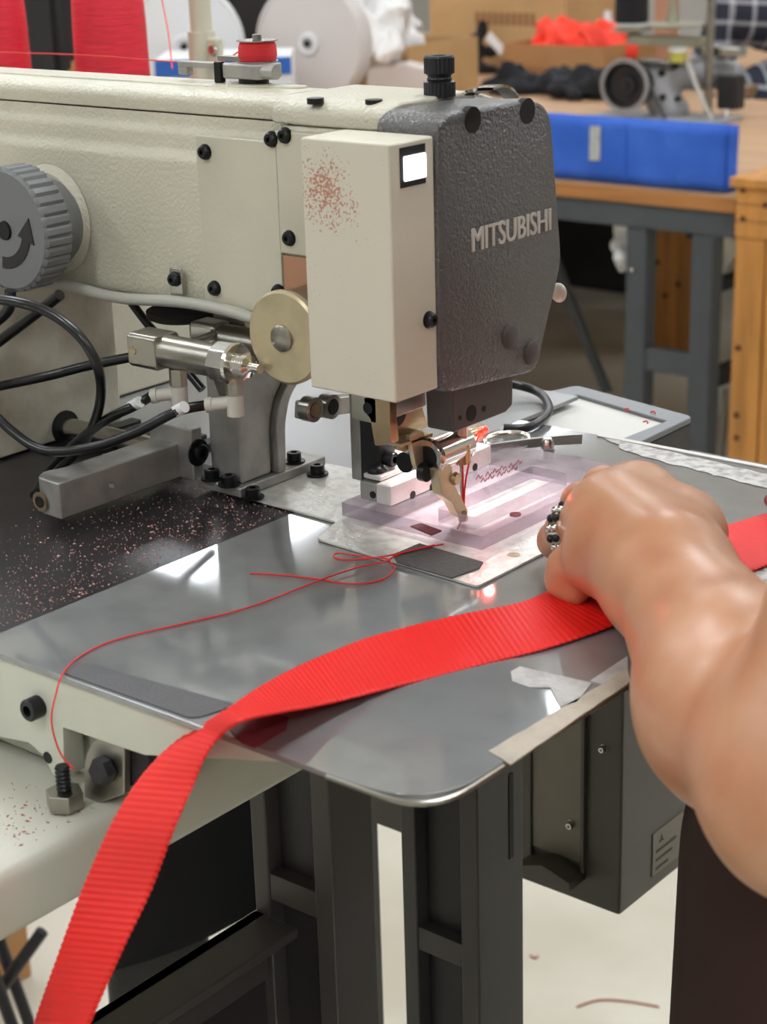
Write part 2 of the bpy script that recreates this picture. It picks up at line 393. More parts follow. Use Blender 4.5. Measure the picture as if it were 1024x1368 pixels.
# ceiling fluorescent fixtures
def ceiling_light(x, y):
    t = thing('ceiling_light', 'white fluorescent fixture on the ceiling with a long lit diffuser', 'ceiling light', (x, y, CEIL), 'fluorescent ceiling lights')
    B().box((x-0.17, y-0.62, CEIL-0.06), (x+0.17, y+0.62, CEIL-0.001)).out('housing', 'white_plastic', t, bev=0.004)
    B().box((x-0.14, y-0.6, CEIL-0.075), (x+0.14, y+0.6, CEIL-0.0605)).out('diffuser', 'lamp', t, smooth=0)
for lx in (-5.4, -3.6, -1.8, 0.2, 2.0):
    for ly in (-1.9, 0.6, 3.2, 5.8):
        ceiling_light(lx, ly)

# ================================================================== machine table and stand
ZT = -0.06
t = thing('machine_table', 'cream sewing machine table with rounded front lip on a dark steel stand', 'table', (-0.3, 0, FLOOR))
prof = rpoly([(-0.75, ZT), (-0.004, ZT), (-0.004, -0.0925), (-0.03, -0.0925), (-0.03, -0.084), (-0.75, -0.084)], [0, 0.008, 0.004, 0, 0, 0])
B().prism(prof, 'y', -0.86, 0.25).out('table_top', 'table_cream', t)
def leg(y0, y1, zbr):
    xa, xb = -0.066, -0.009
    b = B()
    b.box((xb-0.013, y0, FLOOR), (xb, y1, -0.084)); b.box((xa, y0, FLOOR), (xa+0.011, y1, -0.084))
    b.box((xa+0.011, y0+0.012, FLOOR), (xb-0.013, y0+0.016, -0.084))
    l = b.out('leg', 'stand_grey', t, bev=0.0012)
    for z in zbr: B().box((xa+0.011, y0+0.001, z), (xb-0.013, y0+0.0118, z+0.016)).out('bracket', 'stand_grey', l, bev=0.0006)
    B().box((xa+0.012, y0+0.0102, -0.5), (xb-0.014, y0+0.0119, -0.1)).out('web_panel', 'stand_dark', l)
    return l
l1 = leg(-0.104, -0.070, (-0.195,)); l2 = leg(0.022, 0.068, (-0.292,))
p = onx(682, 1090, -0.009)
B().box((-0.0095, p[1]-0.002, p[2]-0.028), (-0.0085, p[1]+0.002, p[2]+0.028)).out('slot', 'dark_hole', l2)
leg(-0.84, -0.805, ())
B().box((-0.30, 0.19, FLOOR), (-0.26, 0.23, -0.084)).out('leg', 'stand_grey', t); B().box((-0.72, -0.4, FLOOR), (-0.66, -0.34, -0.084)).out('leg', 'stand_grey', t)
b = B(); b.box((-0.066, -0.806, -0.245), (-0.058, -0.104, -0.205)); b.box((-0.066, -0.806, -0.211), (-0.035, -0.104, -0.205))
b.out('cross_beam', 'stand_grey', t, bev=0.001)
B().box((-0.0655, -0.806, -0.52), (-0.062, -0.104, -0.2455)).out('side_panel', 'stand_dark', t)
B().box((-0.69, -0.37, -0.75), (-0.06, -0.345, -0.71)).out('cross_beam', 'stand_grey', t); B().box((-0.69, 0.03, -0.75), (-0.06, 0.055, -0.71)).out('cross_beam', 'stand_grey', t)

# control box hung below the table
px0 = onx(827, 1224, -0.01); yb, zb = float(px0[1]), float(px0[2])
t = thing('control_box', 'dark grey control box with a bracket pocket and rating label under the table', 'control box', (-0.1, yb+0.1, zb))
B().box((-0.26, yb, zb), (-0.01, yb+0.24, -0.0845)).out('housing', 'control_grey', t, bev=0.002)
q = ypoly([(708, 965), (785, 960), (785, 1140), (709, 1147)], yb)
bx0, bx1 = q[0][0], q[1][0]; bz0, bz1 = q[3][1], q[0][1]+0.05
br = B(); br.box((bx0, yb-0.004, bz0), (bx0+0.003, yb-0.0005, bz1)); br.box((bx1-0.003, yb-0.004, bz0), (bx1, yb-0.0005, bz1))
br.prism([(bx0, bz0), (bx1, bz0), (bx1, bz0+0.006), ((bx0+bx1)/2, bz0+0.012), (bx0, bz0+0.004)], 'y', yb-0.02, yb-0.0005)
br.out('bracket', 'control_grey', t, bev=0.0005, label='open folded metal bracket on the control box')
B().box((bx0+0.003, yb-0.002, bz0+0.012), (bx1-0.003, yb-0.0005, bz1)).out('bracket_plate', 'label_silver', t)
p = ony(765, 1100, yb); cap_screw((p[0], yb-0.002, p[2]), (0, -1, 0), t, r=0.003, m='steel')
p = ony(806, 1000, yb); cap_screw((p[0], yb, p[2]), (0, -1, 0), t, r=0.0025, m='steel')
q = [onx(u, v, -0.0095) for u, v in ((872, 1108), (906, 1085), (908, 1158), (872, 1185))]
lb = B(); ys = [p[1] for p in q]; zs = [p[2] for p in q]
ly0, ly1 = min(ys), max(ys)+0.02; lz0, lz1 = min(zs)+0.01, max(zs)-0.004
lb.box((-0.0098, ly0, lz0), (-0.0092, ly1, lz1)); lab = lb.out('rating_label', 'label_silver', t, label='silver rating label with three-diamond mark')
lg = B(); c = (ly0+0.011, lz1-0.008)
for a in (90, 210, 330):
    d = Vector((math.cos(R(a)), math.sin(R(a)))); n2 = Vector((-d.y, d.x)); s_ = 0.0034
    pts = [(c[0], c[1]), tuple(Vector(c)+d*s_*0.5+n2*s_*0.29), tuple(Vector(c)+d*s_), tuple(Vector(c)+d*s_*0.5-n2*s_*0.29)]
    lg.prism(pts, 'x', -0.0092, -0.0089)
lg.out('emblem', 'label_ink', lab)
for k in range(6):
    z = lz1-0.016-k*0.0065
    if z > lz0+0.003: B().box((-0.0093, ly0+0.004, z), (-0.0089, ly0+0.03-(k % 3)*0.005, z+0.0018)).out('print_line', 'label_ink', lab)

# mesh-backed chair behind the stand
t = thing('office_chair', 'black mesh-backed chair standing behind the machine stand', 'chair', (-0.62, -0.02, FLOOR))
cx, cy = -0.62, 0.02
cb = [ondep(u, v, 1.5) for u, v in ((178, 1130), (330, 1075), (345, 1250), (150, 1340))]
dv = (V(cb[1])-V(cb[0])).normalized(); nv = dv.cross(Vector((0, 0, 1))).normalized()
g = B(); rows = []
for i in range(9):
    s_ = i/8; L_ = V(cb[0]).lerp(V(cb[3]), s_)+Vector((0, 0, 0.03)); Rr = V(cb[1]).lerp(V(cb[2]), s_)+Vector((0, 0, 0.06))+dv*0.06
    rows.append([L_.lerp(Rr, j/8)+nv*(0.03*math.sin(math.pi*j/8)) for j in range(9)])
vs = [[g.bm.verts.new(p) for p in r_] for r_ in rows]
for i in range(8):
    for j in range(8): g.bm.faces.new((vs[i][j], vs[i][j+1], vs[i+1][j+1], vs[i+1][j]))
bk = g.out('backrest', 'black_fabric', t); sd_ = bk.modifiers.new('solid', 'SOLIDIFY'); sd_.thickness = 0.02
B().obox(V(cb[0]).lerp(V(cb[3]), 0.75)+dv*0.035-nv*0.0+Vector((0, 0, 0.03)), dv*0.045, nv*0.016, Vector((0, 0, 0.1))).out('mesh_panel', 'mesh_fabric', t, bev=0.01)
sc = V(ondep(330, 1420, 1.5)); sc.y -= 0.2
B().box((sc.x-0.10, sc.y+0.10, sc.z-0.06), (sc.x+0.10, sc.y+0.32, sc.z)).out('seat', 'black_fabric', t, bev=0.02)
B().cyl((sc.x, sc.y+0.2, FLOOR+0.08), (sc.x, sc.y+0.2, sc.z-0.06), 0.025).out('gas_post', 'black_metal', t)
for k in range(5):
    a = k*2*math.pi/5; B().bar((sc.x, sc.y+0.2, FLOOR+0.08), (sc.x+0.26*math.cos(a), sc.y+0.2+0.26*math.sin(a), FLOOR+0.055), 0.04, 0.03).out('foot', 'black_metal', t)
    B().sphere((sc.x+0.26*math.cos(a), sc.y+0.2+0.26*math.sin(a), FLOOR+0.026), 0.026).out('caster', 'black_rubber', t)
# tan carton and black tripod base on the floor, lower left
c0 = onz(28, 1312, FLOOR)
tag(B().box((c0[0]-0.35, c0[1]-0.25, FLOOR), (c0[0], c0[1]+0.02, FLOOR+0.26)).out('carton', 'cardboard_dark', bev=0.003), 'tan carton on the floor beneath the machine table', 'box')
t = thing('foot_pedal_stand', 'black tubular stand with crossed legs on the floor under the table', 'stand', onz(20, 1420, FLOOR))
p0 = onz(55, 1420, FLOOR)
for du, dv_ in ((0, -0.0), (0.05, -0.05)):
    B().tube([(p0[0]+du, p0[1]+dv_, FLOOR+0.012), (p0[0]-0.08+du, p0[1]-0.02+dv_, FLOOR+0.30)], 0.008, sub=1).out('leg', 'black_metal', t)
B().tube([(p0[0]-0.06, p0[1]-0.12, FLOOR+0.012), (p0[0]+0.03, p0[1]-0.0, FLOOR+0.20)], 0.008, sub=1).out('leg', 'black_metal', t)
B().tube([(p0[0]-0.08, p0[1]-0.02, FLOOR+0.30), (p0[0]-0.03, p0[1]-0.07, FLOOR+0.30)], 0.014, sub=1).out('head', 'black_metal', t)

# ================================================================== the sewing machine
SM = thing('sewing_machine', 'cream industrial programmable sewing machine with dark grey face cover', 'sewing machine', (-0.3, 0, ZT))
# bed
B().box((-0.7, -0.236, -0.0595), (-0.03, 0.175, -0.0045)).out('bed', 'cream_bed', SM, bev=0.002)
YB = -0.2515
low = ypoly([(375, 1018), (193, 1009), (84, 972), (86, 1040), (70, 1034), (58, 1010), (38, 992), (0, 985)], YB)
pol = [(-0.7, -0.0035), (0.125, -0.0035)]+low+[(-0.7, low[-1][1]-0.002)]
B().prism(pol, 'y', YB, YB+0.012).out('bed_skirt', 'cream_bed', SM, bev=0.0008)
B().prism([(-0.03, -0.0045), (0.12, -0.0045), (0.05, -0.022), (-0.03, -0.05)], 'y', YB+0.0125, 0.12).out('bed_nose', 'cream_bed', SM)
p = ony(52, 943, YB); hex_socket(p, (0, -1, 0), SM, r=0.0052, h=0.007, washer=False)
p = ony(64, 1012, YB); B().cyl((p[0], YB-0.0003, p[2]), (p[0], YB+0.001, p[2]), 0.0028).out('hole', 'dark_hole', SM)
# hinge bracket with bolt
pb = ony(140, 1035, -0.235)
hb = B(); q = ypoly([(112, 1080), (112, 1010), (128, 985), (150, 980), (165, 992), (165, 1062)], -0.249)
hb.prism(rpoly(q, [0, .006, .006, .006, .006, 0]), 'y', -0.249, -0.2445); hb.out('hinge_bracket', 'stainless', SM, bev=0.0008)
qi = ypoly([(126, 1070), (126, 1018), (140, 998), (200, 1005), (200, 1040)], -0.2435)
B().prism(qi, 'y', -0.2442, -0.238).out('hinge_block', 'black_metal', SM)
p = ony(144, 1026, -0.249); b = B(); b.lathe((p[0], -0.2495, p[2]), (p[0], -0.2575, p[2]), [(0, 0.0062), (0.005, 0.0062), (0.0065, 0.005)], 6); b.out('hex_bolt', 'black_metal', SM, smooth=20)
p = onz(88, 1080, ZT); b = B(); b.lathe((p[0], p[1], ZT+0.001), (p[0], p[1], ZT+0.009), [(0, 0.0085), (0.008, 0.0085)], 6); b.out('hex_nut', 'stainless', SM, smooth=20, bev=0.0004)
B().lathe((p[0], p[1], ZT+0.009), (p[0], p[1], ZT+0.022), [(k*0.001, 0.0034 if k % 2 else 0.0028) for k in range(13)], 14).out('stud', 'black_oxide', SM)
# black and grey base sheets around the cover plate
B().box((-0.6, -0.2515, -0.003), (-0.0885, 0.0, -0.0005)).out('base_plate', 'black_plate', SM, label='black dusty base plate')
B().box((-0.6, 0.0005, -0.003), (-0.0885, 0.245, -0.0005)).out('base_plate', 'grey_plate', SM)
# column
B().box((-0.62, -0.16, 0.0005), (-0.297, 0.035, 0.112)).out('column', 'speckled', SM, bev=0.002)
B().box((-0.62, 0.0355, 0.0005), (-0.34, 0.16, 0.115)).out('column_side', 'cream_plain', SM, bev=0.002)
# arm
ap = rpoly([(-0.045, 0.109), (-0.046, 0.187), (-0.0425, 0.191), (-0.0425, 0.2000), (-0.040, 0.2035), (-0.040, 0.2095), (0.05, 0.2095), (0.062, 0.2), (0.062, 0.109)], [0.004, .003, .003, .003, .003, 0, .003, .003, .004])
B().prism(ap, 'x', -0.62, -0.001).out('arm', 'cream', SM)
tp = rpoly([(-0.041, 0.2103), (-0.0425, 0.2185), (-0.034, 0.2228), (-0.005, 0.2225), (0.05, 0.2135), (0.06, 0.2103)], [0, .005, .008, .012, .006, 0])
B().prism(tp, 'x', -0.62, -0.079).out('top_cover', 'cream', SM, bev=0.002)
hp = rpoly([(-0.0475, 0.2098), (-0.0475, 0.2180), (-0.040, 0.2225), (0.02, 0.2225), (0.045, 0.215), (0.045, 0.2098)], [0, .005, .006, .008, .006, 0])
B().prism(hp, 'x', -0.0785, -0.0045).out('head_top', 'cream', SM, bev=0.0015)
B().box((-0.074, -0.047, 0.092), (-0.0055, 0.043, 0.2096)).out('head_casting', 'cream', SM, bev=0.003)
# raised ridge on the top cover
B().prism(rpoly([(-0.62, -0.028), (-0.135, -0.028), (-0.115, -0.016), (-0.09, -0.016), (-0.09, -0.006), (-0.62, -0.006)], [0, .01, .01, .004, 0, 0]), 'z', 0.2215, 0.2237).out('top_pad', 'cream', SM, bev=0.001)
for u, v in ((421, 133), (499, 135)):
    p = onz(u, v, 0.2225); B().cyl((p[0], p[1], 0.2205), (p[0], p[1], 0.2233), 0.0042).out('top_plug', 'black_oxide', SM)
# side cover plates and their screws
B().box((-0.1318, -0.0485, 0.1125), (-0.0757, -0.0462, 0.2008)).out('side_cover', 'cream_plain', SM, bev=0.0006)
B().box((-0.0752, -0.0490, 0.1455), (-0.022, -0.0471, 0.2065)).out('side_cover', 'cream_plain', SM, bev=0.0006)
B().box((-0.0740, -0.0488, 0.118), (-0.045, -0.0471, 0.1445)).out('panel', 'orange_panel', SM, label='bare orange-brown strip')
for u, v in ((274, 203), (363, 186), (381, 181), (387, 318), (287, 385), (372, 390)):
    p = ony(u, v, -0.0488); cap_screw((p[0], -0.0487, p[2]), (0, -1, 0), SM, r=0.0036, h=0.0036)
# cable clip and cable along the underside
p = ony(237, 372, -0.0485)
B().box((p[0]-0.0045, -0.0500, p[2]-0.012), (p[0]+0.0045, -0.0487, p[2]+0.006)).out('cable_clip', 'steel', SM, bev=0.0005)
cap_screw((p[0], -0.05, p[2]), (0, -1, 0), SM, r=0.0036)
B().tube([ony(u, v, Y) for u, v, Y in ((20, 372, -0.05), (90, 382, -0.052), (160, 398, -0.053), (237, 403, -0.0535), (300, 414, -0.0535), (350, 430, -0.053), (400, 452, -0.05))], 0.0032).out('cable', 'cable_grey', SM)
B().lathe(ony(245, 413, -0.02), V(ony(245, 413, -0.02))+Vector((0, 0, -0.008)), [(0, 0.021), (0.0035, 0.021), (0.005, 0.018)], 32).out('rubber_pad', 'boxdark', SM)
# hand wheel
wc = ony(7, 308, -0.084); wx, wz = float(wc[0]), float(wc[2]); wr = 0.0345
W = B(); n = 36
loops = []
for yy, kind in ((-0.084, 'in'), (-0.084, 'rim'), (-0.0825, 'out'), (-0.066, 'out'), (-0.0645, 'rim'), (-0.060, 'boss'), (-0.0455, 'boss2')):
    l_ = []
    for i in range(n*4):
        a = 2*math.pi*i/(n*4); tooth = 1.0 if (i % 4) < 3 else 0.955
        r_ = {'in': wr*0.2, 'rim': wr*0.93, 'out': wr*tooth, 'boss': wr*0.7, 'boss2': wr*0.7}[kind]
        l_.append((wx+r_*math.cos(a), yy, wz+r_*math.sin(a)))
    loops.append(l_)
W.rings(loops); hw = W.out('hand_wheel', 'wheel_grey', SM, smooth=25)
B().lathe((wx, -0.0835, wz), (wx, -0.0855, wz), [(0, 0.0055), (0.002, 0.005), (0.002, 0.0025)], 20).out('hub_screw', 'dark_hole', hw)
B().cyl((wx-0.004, -0.0462, wz), (wx-0.004, -0.050, wz), 0.031, 0.027, seg=40).out('wheel_boss', 'cream', SM)
ar = []
for i in range(9): a = R(-92+i*9); ar.append((wx+0.0145+0.001+0.0185*math.cos(a)-0.008, wz-0.006+0.0185*math.sin(a)))
arr = [(wx-0.002+0.0232*math.cos(R(-97+i*10)), wz+0.002+0.0232*math.sin(R(-97+i*10))) for i in range(9)]
arr_i = [(wx-0.002+0.0168*math.cos(R(-97+i*10)), wz+0.002+0.0168*math.sin(R(-97+i*10))) for i in range(9)]
ea = R(-17); dirt = Vector((-math.sin(ea), math.cos(ea))); nn = Vector((math.cos(ea), math.sin(ea))); tipc = Vector((wx-0.002, wz+0.002))+nn*0.020
head = [tuple(tipc+nn*0.0068), tuple(tipc+dirt*0.013), tuple(tipc-nn*0.0068)]
b = B(); b.prism(arr+arr_i[::-1], 'y', -0.0846, -0.0840); b.prism(head, 'y', -0.0846, -0.0840); b.out('arrow', 'arrow_ink', hw, label='black curved arrow')
# solenoid with gold disc
p = ony(378, 452, -0.074)
so = B().lathe((p[0], -0.074, p[2]), (p[0], -0.047, p[2]), [(0, 0.0225), (0.0012, 0.0238), (0.004, 0.0238), (0.004, 0.0215), (0.027, 0.0215)], 40).out('solenoid', 'gold', SM)
B().lathe((p[0]-0.0005, -0.0738, p[2]), (p[0]-0.0005, -0.0765, p[2]), [(0, 0.0068), (0.0015, 0.0068), (0.0027, 0.0045)], 24).out('hub', 'stainless', so)
B().cyl((p[0], -0.0695, p[2]), (p[0], -0.048, p[2]), 0.0225, seg=40).out('coil', 'stainless', so)
# cover box on the head's side
x0b, x1b, y0b, y1b, z0b, z1b = -0.0225, 0.0302, -0.0895, -0.0572, 0.0925, 0.2115
MC = mat('cream_stained', (216, 210, 191), 0.38, bump=0.18, bscale=420, bdist=0.0008)
N = MC.node_tree; P = N.nodes['Principled BSDF']; tc = N.nodes.new('ShaderNodeTexCoord')
sc1 = ony(432, 262, y0b)
vm = N.nodes.new('ShaderNodeVectorMath'); vm.operation = 'DISTANCE'; vm.inputs[1].default_value = V(sc1)
vs_ = N.nodes.new('ShaderNodeMapping'); vs_.inputs['Scale'].default_value = (1, 1, 1)
N.links.new(tc.outputs['Object'], vm.inputs[0])
nz = N.nodes.new('ShaderNodeTexNoise'); nz.inputs['Scale'].default_value = 900; N.links.new(tc.outputs['Object'], nz.inputs['Vector'])
nz2 = N.nodes.new('ShaderNodeTexNoise'); nz2.inputs['Scale'].default_value = 45; N.links.new(tc.outputs['Object'], nz2.inputs['Vector'])
mr = N.nodes.new('ShaderNodeMapRange'); mr.inputs['From Min'].default_value = 0.034; mr.inputs['From Max'].default_value = 0.004; mr.inputs['To Min'].default_value = -0.22; mr.inputs['To Max'].default_value = 0.06
N.links.new(vm.outputs['Value'], mr.inputs['Value'])
a1 = N.nodes.new('ShaderNodeMath'); N.links.new(nz.outputs['Fac'], a1.inputs[0]); N.links.new(mr.outputs[0], a1.inputs[1])
a2 = N.nodes.new('ShaderNodeMath'); a2.operation = 'MULTIPLY_ADD'; N.links.new(nz2.outputs['Fac'], a2.inputs[0]); a2.inputs[1].default_value = 0.35; N.links.new(a1.outputs[0], a2.inputs[2])
gt = N.nodes.new('ShaderNodeMath'); gt.operation = 'GREATER_THAN'; gt.inputs[1].default_value = 0.735; N.links.new(a2.outputs[0], gt.inputs[0])
mx = N.nodes.new('ShaderNodeMix'); mx.data_type = 'RGBA'; mx.inputs['A'].default_value = srgb(216, 210, 191); mx.inputs['B'].default_value = srgb(190, 134, 116)
N.links.new(gt.outputs[0], mx.inputs['Factor']); N.links.new(mx.outputs['Result'], P.inputs['Base Color'])
bxo = B().box((x0b, y0b, z0b), (x1b, y1b, z1b)).out('cover_box', 'cream_stained', SM, bev=0.0012, label='cream sheet-metal cover box with red dust smear')
wq = xpoly([(533, 198), (567, 190), (567, 246), (534, 252)], x1b)
wy0, wy1 = wq[0][0], wq[1][0]; wz0, wz1 = wq[3][1], wq[0][1]
b = B(); b.box((x1b-0.0002, wy0, wz0), (x1b+0.0003, wy1, wz1)); b.out('window_recess', 'dark_hole', bxo)
b = B(); b.box((x1b, wy0+0.0022, wz0+0.0028), (x1b+0.0016, wy1-0.0008, wz1-0.004)); b.out('lamp_button', 'indicator', bxo, bev=0.0006, label='lit white indicator button')
p = onx(572, 427, x1b); cap_screw((x1b, p[1], p[2]), (1, 0, 0), bxo, r=0.0036)
# dark face cover
XF = 0.031
fo = xpoly([(583, 168), (598, 152), (700, 133), (728, 136), (738, 158), (752, 350), (721, 482), (716, 498), (602, 527), (585, 490)], XF)
fo = rpoly(fo, [.004, .006, .006, .006, .006, .008, .006, .004, .004, .006])
b = B(); cyy = sum(p[0] for p in fo)/len(fo); czz = sum(p[1] for p in fo)/len(fo)
def inset(k): return [(cyy+(p[0]-cyy)*k, czz+(p[1]-czz)*(1-(1-k)*0.85)) for p in fo]
b.rings([[(x, p[0], p[1]) for p in inset(k)] for x, k in ((-0.004, 1.0), (0.024, 1.0), (0.0285, 0.992), (0.0303, 0.978), (XF, 0.955))])
FC = b.out('face_cover', 'face_grey', SM, smooth=50)
for u, v in ((631, 160), (704, 148)):
    p = onx(u, v, XF); b = B(); b.lathe((XF-0.003, p[1], p[2]), (XF+0.0004, p[1], p[2]), [(0, 0.0061), (0.0034, 0.0061)], 28); b.out('screw_recess', 'dark_hole', FC)
for u, v in ((681, 450), (710, 472)):
    p = onx(u, v, XF); B().lathe((XF-0.001, p[1], p[2]), (XF+0.0014, p[1], p[2]), [(0, 0.0063), (0.0018, 0.0063), (0.0024, 0.0052)], 24).out('plug', 'block_grey', FC)
pa = onx(628, 337, XF); pb_ = onx(735, 311, XF); tw = pb_[1]-pa[1]
bmT = bmesh.new()
for k in range(4):
    me = text_mesh('MITSUBISHI', 0.0165, lambda x, y, z: (XF+0.0002+z+0.00002*k, pa[1]+x+0.00028*k, pa[2]+y), off=0.0)
    bmT.from_mesh(me)
me = bpy.data.meshes.new('lettering'); bmT.to_mesh(me); bmT.free()
ex = max(v.co.y for v in me.vertices)-pa[1]
for v in me.vertices: v.co.y = pa[1]+(v.co.y-pa[1])*tw/ex; v.co.z = pa[2]+(v.co.z-pa[2])*0.98
link('lettering', me, 'letter_white', FC, smooth=0, label='MITSUBISHI lettering')
p = onx(746, 391, XF-0.016); B().sphere(p, 0.0048, sc=(1, 0.5, 1.1)).out('lever_tip', 'cream_plain', SM)
# lower block with holes
XL = 0.020
fb = xpoly([(603, 512), (606, 579), (676, 551), (685, 541), (686, 490)], XL)
LB = B().prism(fb, 'x', 0.003, XL).out('needle_bar_block', 'block_grey', SM, bev=0.0012)
for u, v, r_ in ((629, 552, 0.0042), (614, 558, 0.0013), (646, 546, 0.0015)):
    p = onx(u, v, XL); B().cyl((XL-0.002, p[1], p[2]), (XL+0.0003, p[1], p[2]), r_, seg=20).out('hole', 'dark_hole', LB)
B().box((-0.030, -0.052, 0.066), (-0.0125, -0.012, 0.0922)).out('presser_block', 'stainless', SM, bev=0.001)
# tension knob and lever on top
p = onz(587, 126, 0.2225); kx, ky = p[0], p[1]
b = B(); pr_ = [(0, 0.0078), (0.007, 0.0078), (0.0075, 0.0058), (0.0085, 0.0062), (0.0095, 0.0056), (0.0105, 0.0062), (0.0112, 0.0075), (0.0185, 0.0075), (0.0195, 0.0068), (0.0195, 0.0035), (0.018, 0.003)]
n = 48; loops = []
for h_, r_ in pr_:
    l_ = []
    for i in range(n):
        a = 2*math.pi*i/n; rr = r_*(1.0 if i % 2 or h_ > 0.019 else 0.955); l_.append((kx+rr*math.cos(a), ky+rr*math.sin(a), 0.2215+h_))
    loops.append(l_)
b.rings(loops).out('adjusting_knob', 'black_metal', SM, smooth=20)
lp = [onz(u, v, z) for u, v, z in ((612, 128, .2245), (622, 121, .227), (634, 118, .233), (650, 113, .2335), (664, 118, .231), (672, 128, .2245))]
b = B(); LP = spline([V(q) for q in lp], 5); loops = []
for q in LP: loops.append([q+Vector((0, -0.0, 0)), q+Vector((0.006, 0.004, 0)), q+Vector((0.006, 0.004, -0.0013)), q+Vector((0, 0, -0.0013))])
b.rings(loops).out('lever', 'steel', SM)
# presser mechanism below the box
def yplate(name, px, Y, th, m='gold', rad=0.0015, bev=0.0005, parent=None):
    return B().prism(rpoly(ypoly(px, Y), rad), 'y', Y, Y+th).out(name, m, parent or SM, bev=bev)
def xplate(name, px, X, th, m='gold', rad=0.0012, bev=0.0005, parent=None):
    return B().prism(rpoly(xpoly(px, X), rad), 'x', X-th, X).out(name, m, parent or SM, bev=bev)
yplate('bracket', [(485, 530), (520, 530), (520, 560), (523, 594), (500, 596), (494, 560), (487, 552)], -0.052, 0.006, 'bronze')
xplate('bracket_web', [(519, 535), (560, 530), (572, 570), (524, 594)], -0.016, 0.002, 'bronze')
p = onx(531, 553, -0.0158); B().cyl((-0.0159, p[1], p[2]), (-0.0152, p[1], p[2]), 0.0062).out('slot', 'dark_hole', SM)
p = ony(492, 545, -0.052); B().cyl((p[0], -0.0528, p[2]), (p[0], -0.0515, p[2]), 0.003).out('screw', 'black_oxide', SM)
b = B(); p0, p1 = onx(523, 593, -0.012), onx(566, 578, -0.012); b.bar(p0, p1, 0.012, 0.002); b.out('bracket_arm', 'gold', SM, bev=0.0004)
xplate('link', [(546, 580), (566, 575), (573, 612), (574, 630), (566, 634), (556, 626), (552, 605)], -0.006, 0.003, 'gold', rad=0.003)
xplate('link_plate', [(527, 600), (548, 584), (552, 596), (540, 604)], -0.010, 0.002, 'gold')
p = onx(563, 630, -0.006); B().lathe((-0.006, p[1], p[2]), (-0.0015, p[1], p[2]), [(0, 0.0048), (0.004, 0.0048), (0.0045, 0.004)], 20).out('pivot_screw', 'black_oxide', SM)
a0, a1_ = V(onx(570, 611, -0.004)), V(onx(619, 588, -0.004)); a1_.z = a0.z
b = B().lathe(a0, a1_, [(0, 0.0090), (0.0012, 0.0100), (0.003, 0.0100), (0.0035, 0.0090), ((a1_-a0).length-0.001, 0.0090), ((a1_-a0).length, 0.008)], 28).out('barrel', 'chrome', SM)
n_ = (a1_-a0).normalized()
B().lathe(a0-n_*0.0006, a0+n_*0.001, [(0, 0.006), (0.0012, 0.006)], 24).out('spring_end', 'black_oxide', SM)
B().lathe(a0-n_*0.006+Vector((-0.010, 0, -0.003)), a0+Vector((-0.010, 0, -0.003)), [(0, 0.0055), (0.006, 0.0055)], 24).out('spring_housing', 'black_oxide', SM)
B().lathe(a1_+Vector((0, 0, .002)), a1_+n_*0.02+Vector((0, 0, .002)), [(0, 0.0042), (0.016, 0.0042), (0.0175, 0.003)], 18).out('presser_rod', 'bronze', SM)
c_ = onx(647, 574, 0.0); B().sphere(c_, 0.0020, 12).out('red_lamp', 'red_led', SM)
lt = bpy.data.lights.new('red_lamp_light', 'POINT'); lt.energy = 0.022; lt.color = (1, 0.12, 0.1); lt.shadow_soft_size = 0.003
lo = bpy.data.objects.new('red_lamp_light', lt); COL.objects.link(lo); lo.location = V(c_)+Vector((0.004, -0.003, -0.006)); lo.parent = SM; lo.matrix_parent_inverse = ROOTM[SM.name].inverted()
# needle lamp under the head
b = B().lathe((-0.03, 0.018, 0.0915), (-0.03, 0.018, 0.084), [(0, 0.007), (0.006, 0.007), (0.0075, 0.0055)], 20).out('needle_lamp', 'white_plastic', SM)
lt = bpy.data.lights.new('needle_lamp_light', 'SPOT'); lt.energy = 0.9; lt.color = (1, 0.97, 0.95); lt.shadow_soft_size = 0.006; lt.spot_size = R(110); lt.spot_blend = 0.7
lo = bpy.data.objects.new('needle_lamp_light', lt); COL.objects.link(lo); lo.location = (-0.03, 0.018, 0.083); lo.rotation_euler = (R(8), R(-18), 0); lo.parent = SM; lo.matrix_parent_inverse = ROOTM[SM.name].inverted()
# needle and foot
B().cyl((0, 0, 0.05), (0, 0, 0.075), 0.0035).out('needle_bar', 'steel', SM)
B().lathe((0, 0, 0.034), (0, 0, 0.05), [(0, 0.003), (0.001, 0.0052), (0.011, 0.0052), (0.0115, 0.0035), (0.016, 0.0035)], 18).out('needle_clamp', 'bronze', SM)
B().lathe((0, 0, 0.003), (0, 0, 0.036), [(0, 0.0001), (0.004, 0.0009), (0.03, 0.0011)], 10).out('needle', 'steel', SM)
xplate('presser_foot', [(585, 628), (590, 622), (604, 622), (606, 645), (624, 680), (623, 690), (614, 692), (604, 672), (590, 662)], 0.004, 0.006, 'gold', rad=0.0008)
p = onx(606, 640, 0.0042); B().lathe((0.004, p[1]+0.001, p[2]), (0.0062, p[1]+0.001, p[2]), [(0, 0.0036), (0.0022, 0.003)], 16).out('foot_screw', 'bronze', SM)
p = onx(618, 688, 0.003); B().cyl((p[0], p[1], p[2]-0.003), (p[0], p[1], p[2]+0.003), 0.0026).out('foot_tip', 'bronze', SM)
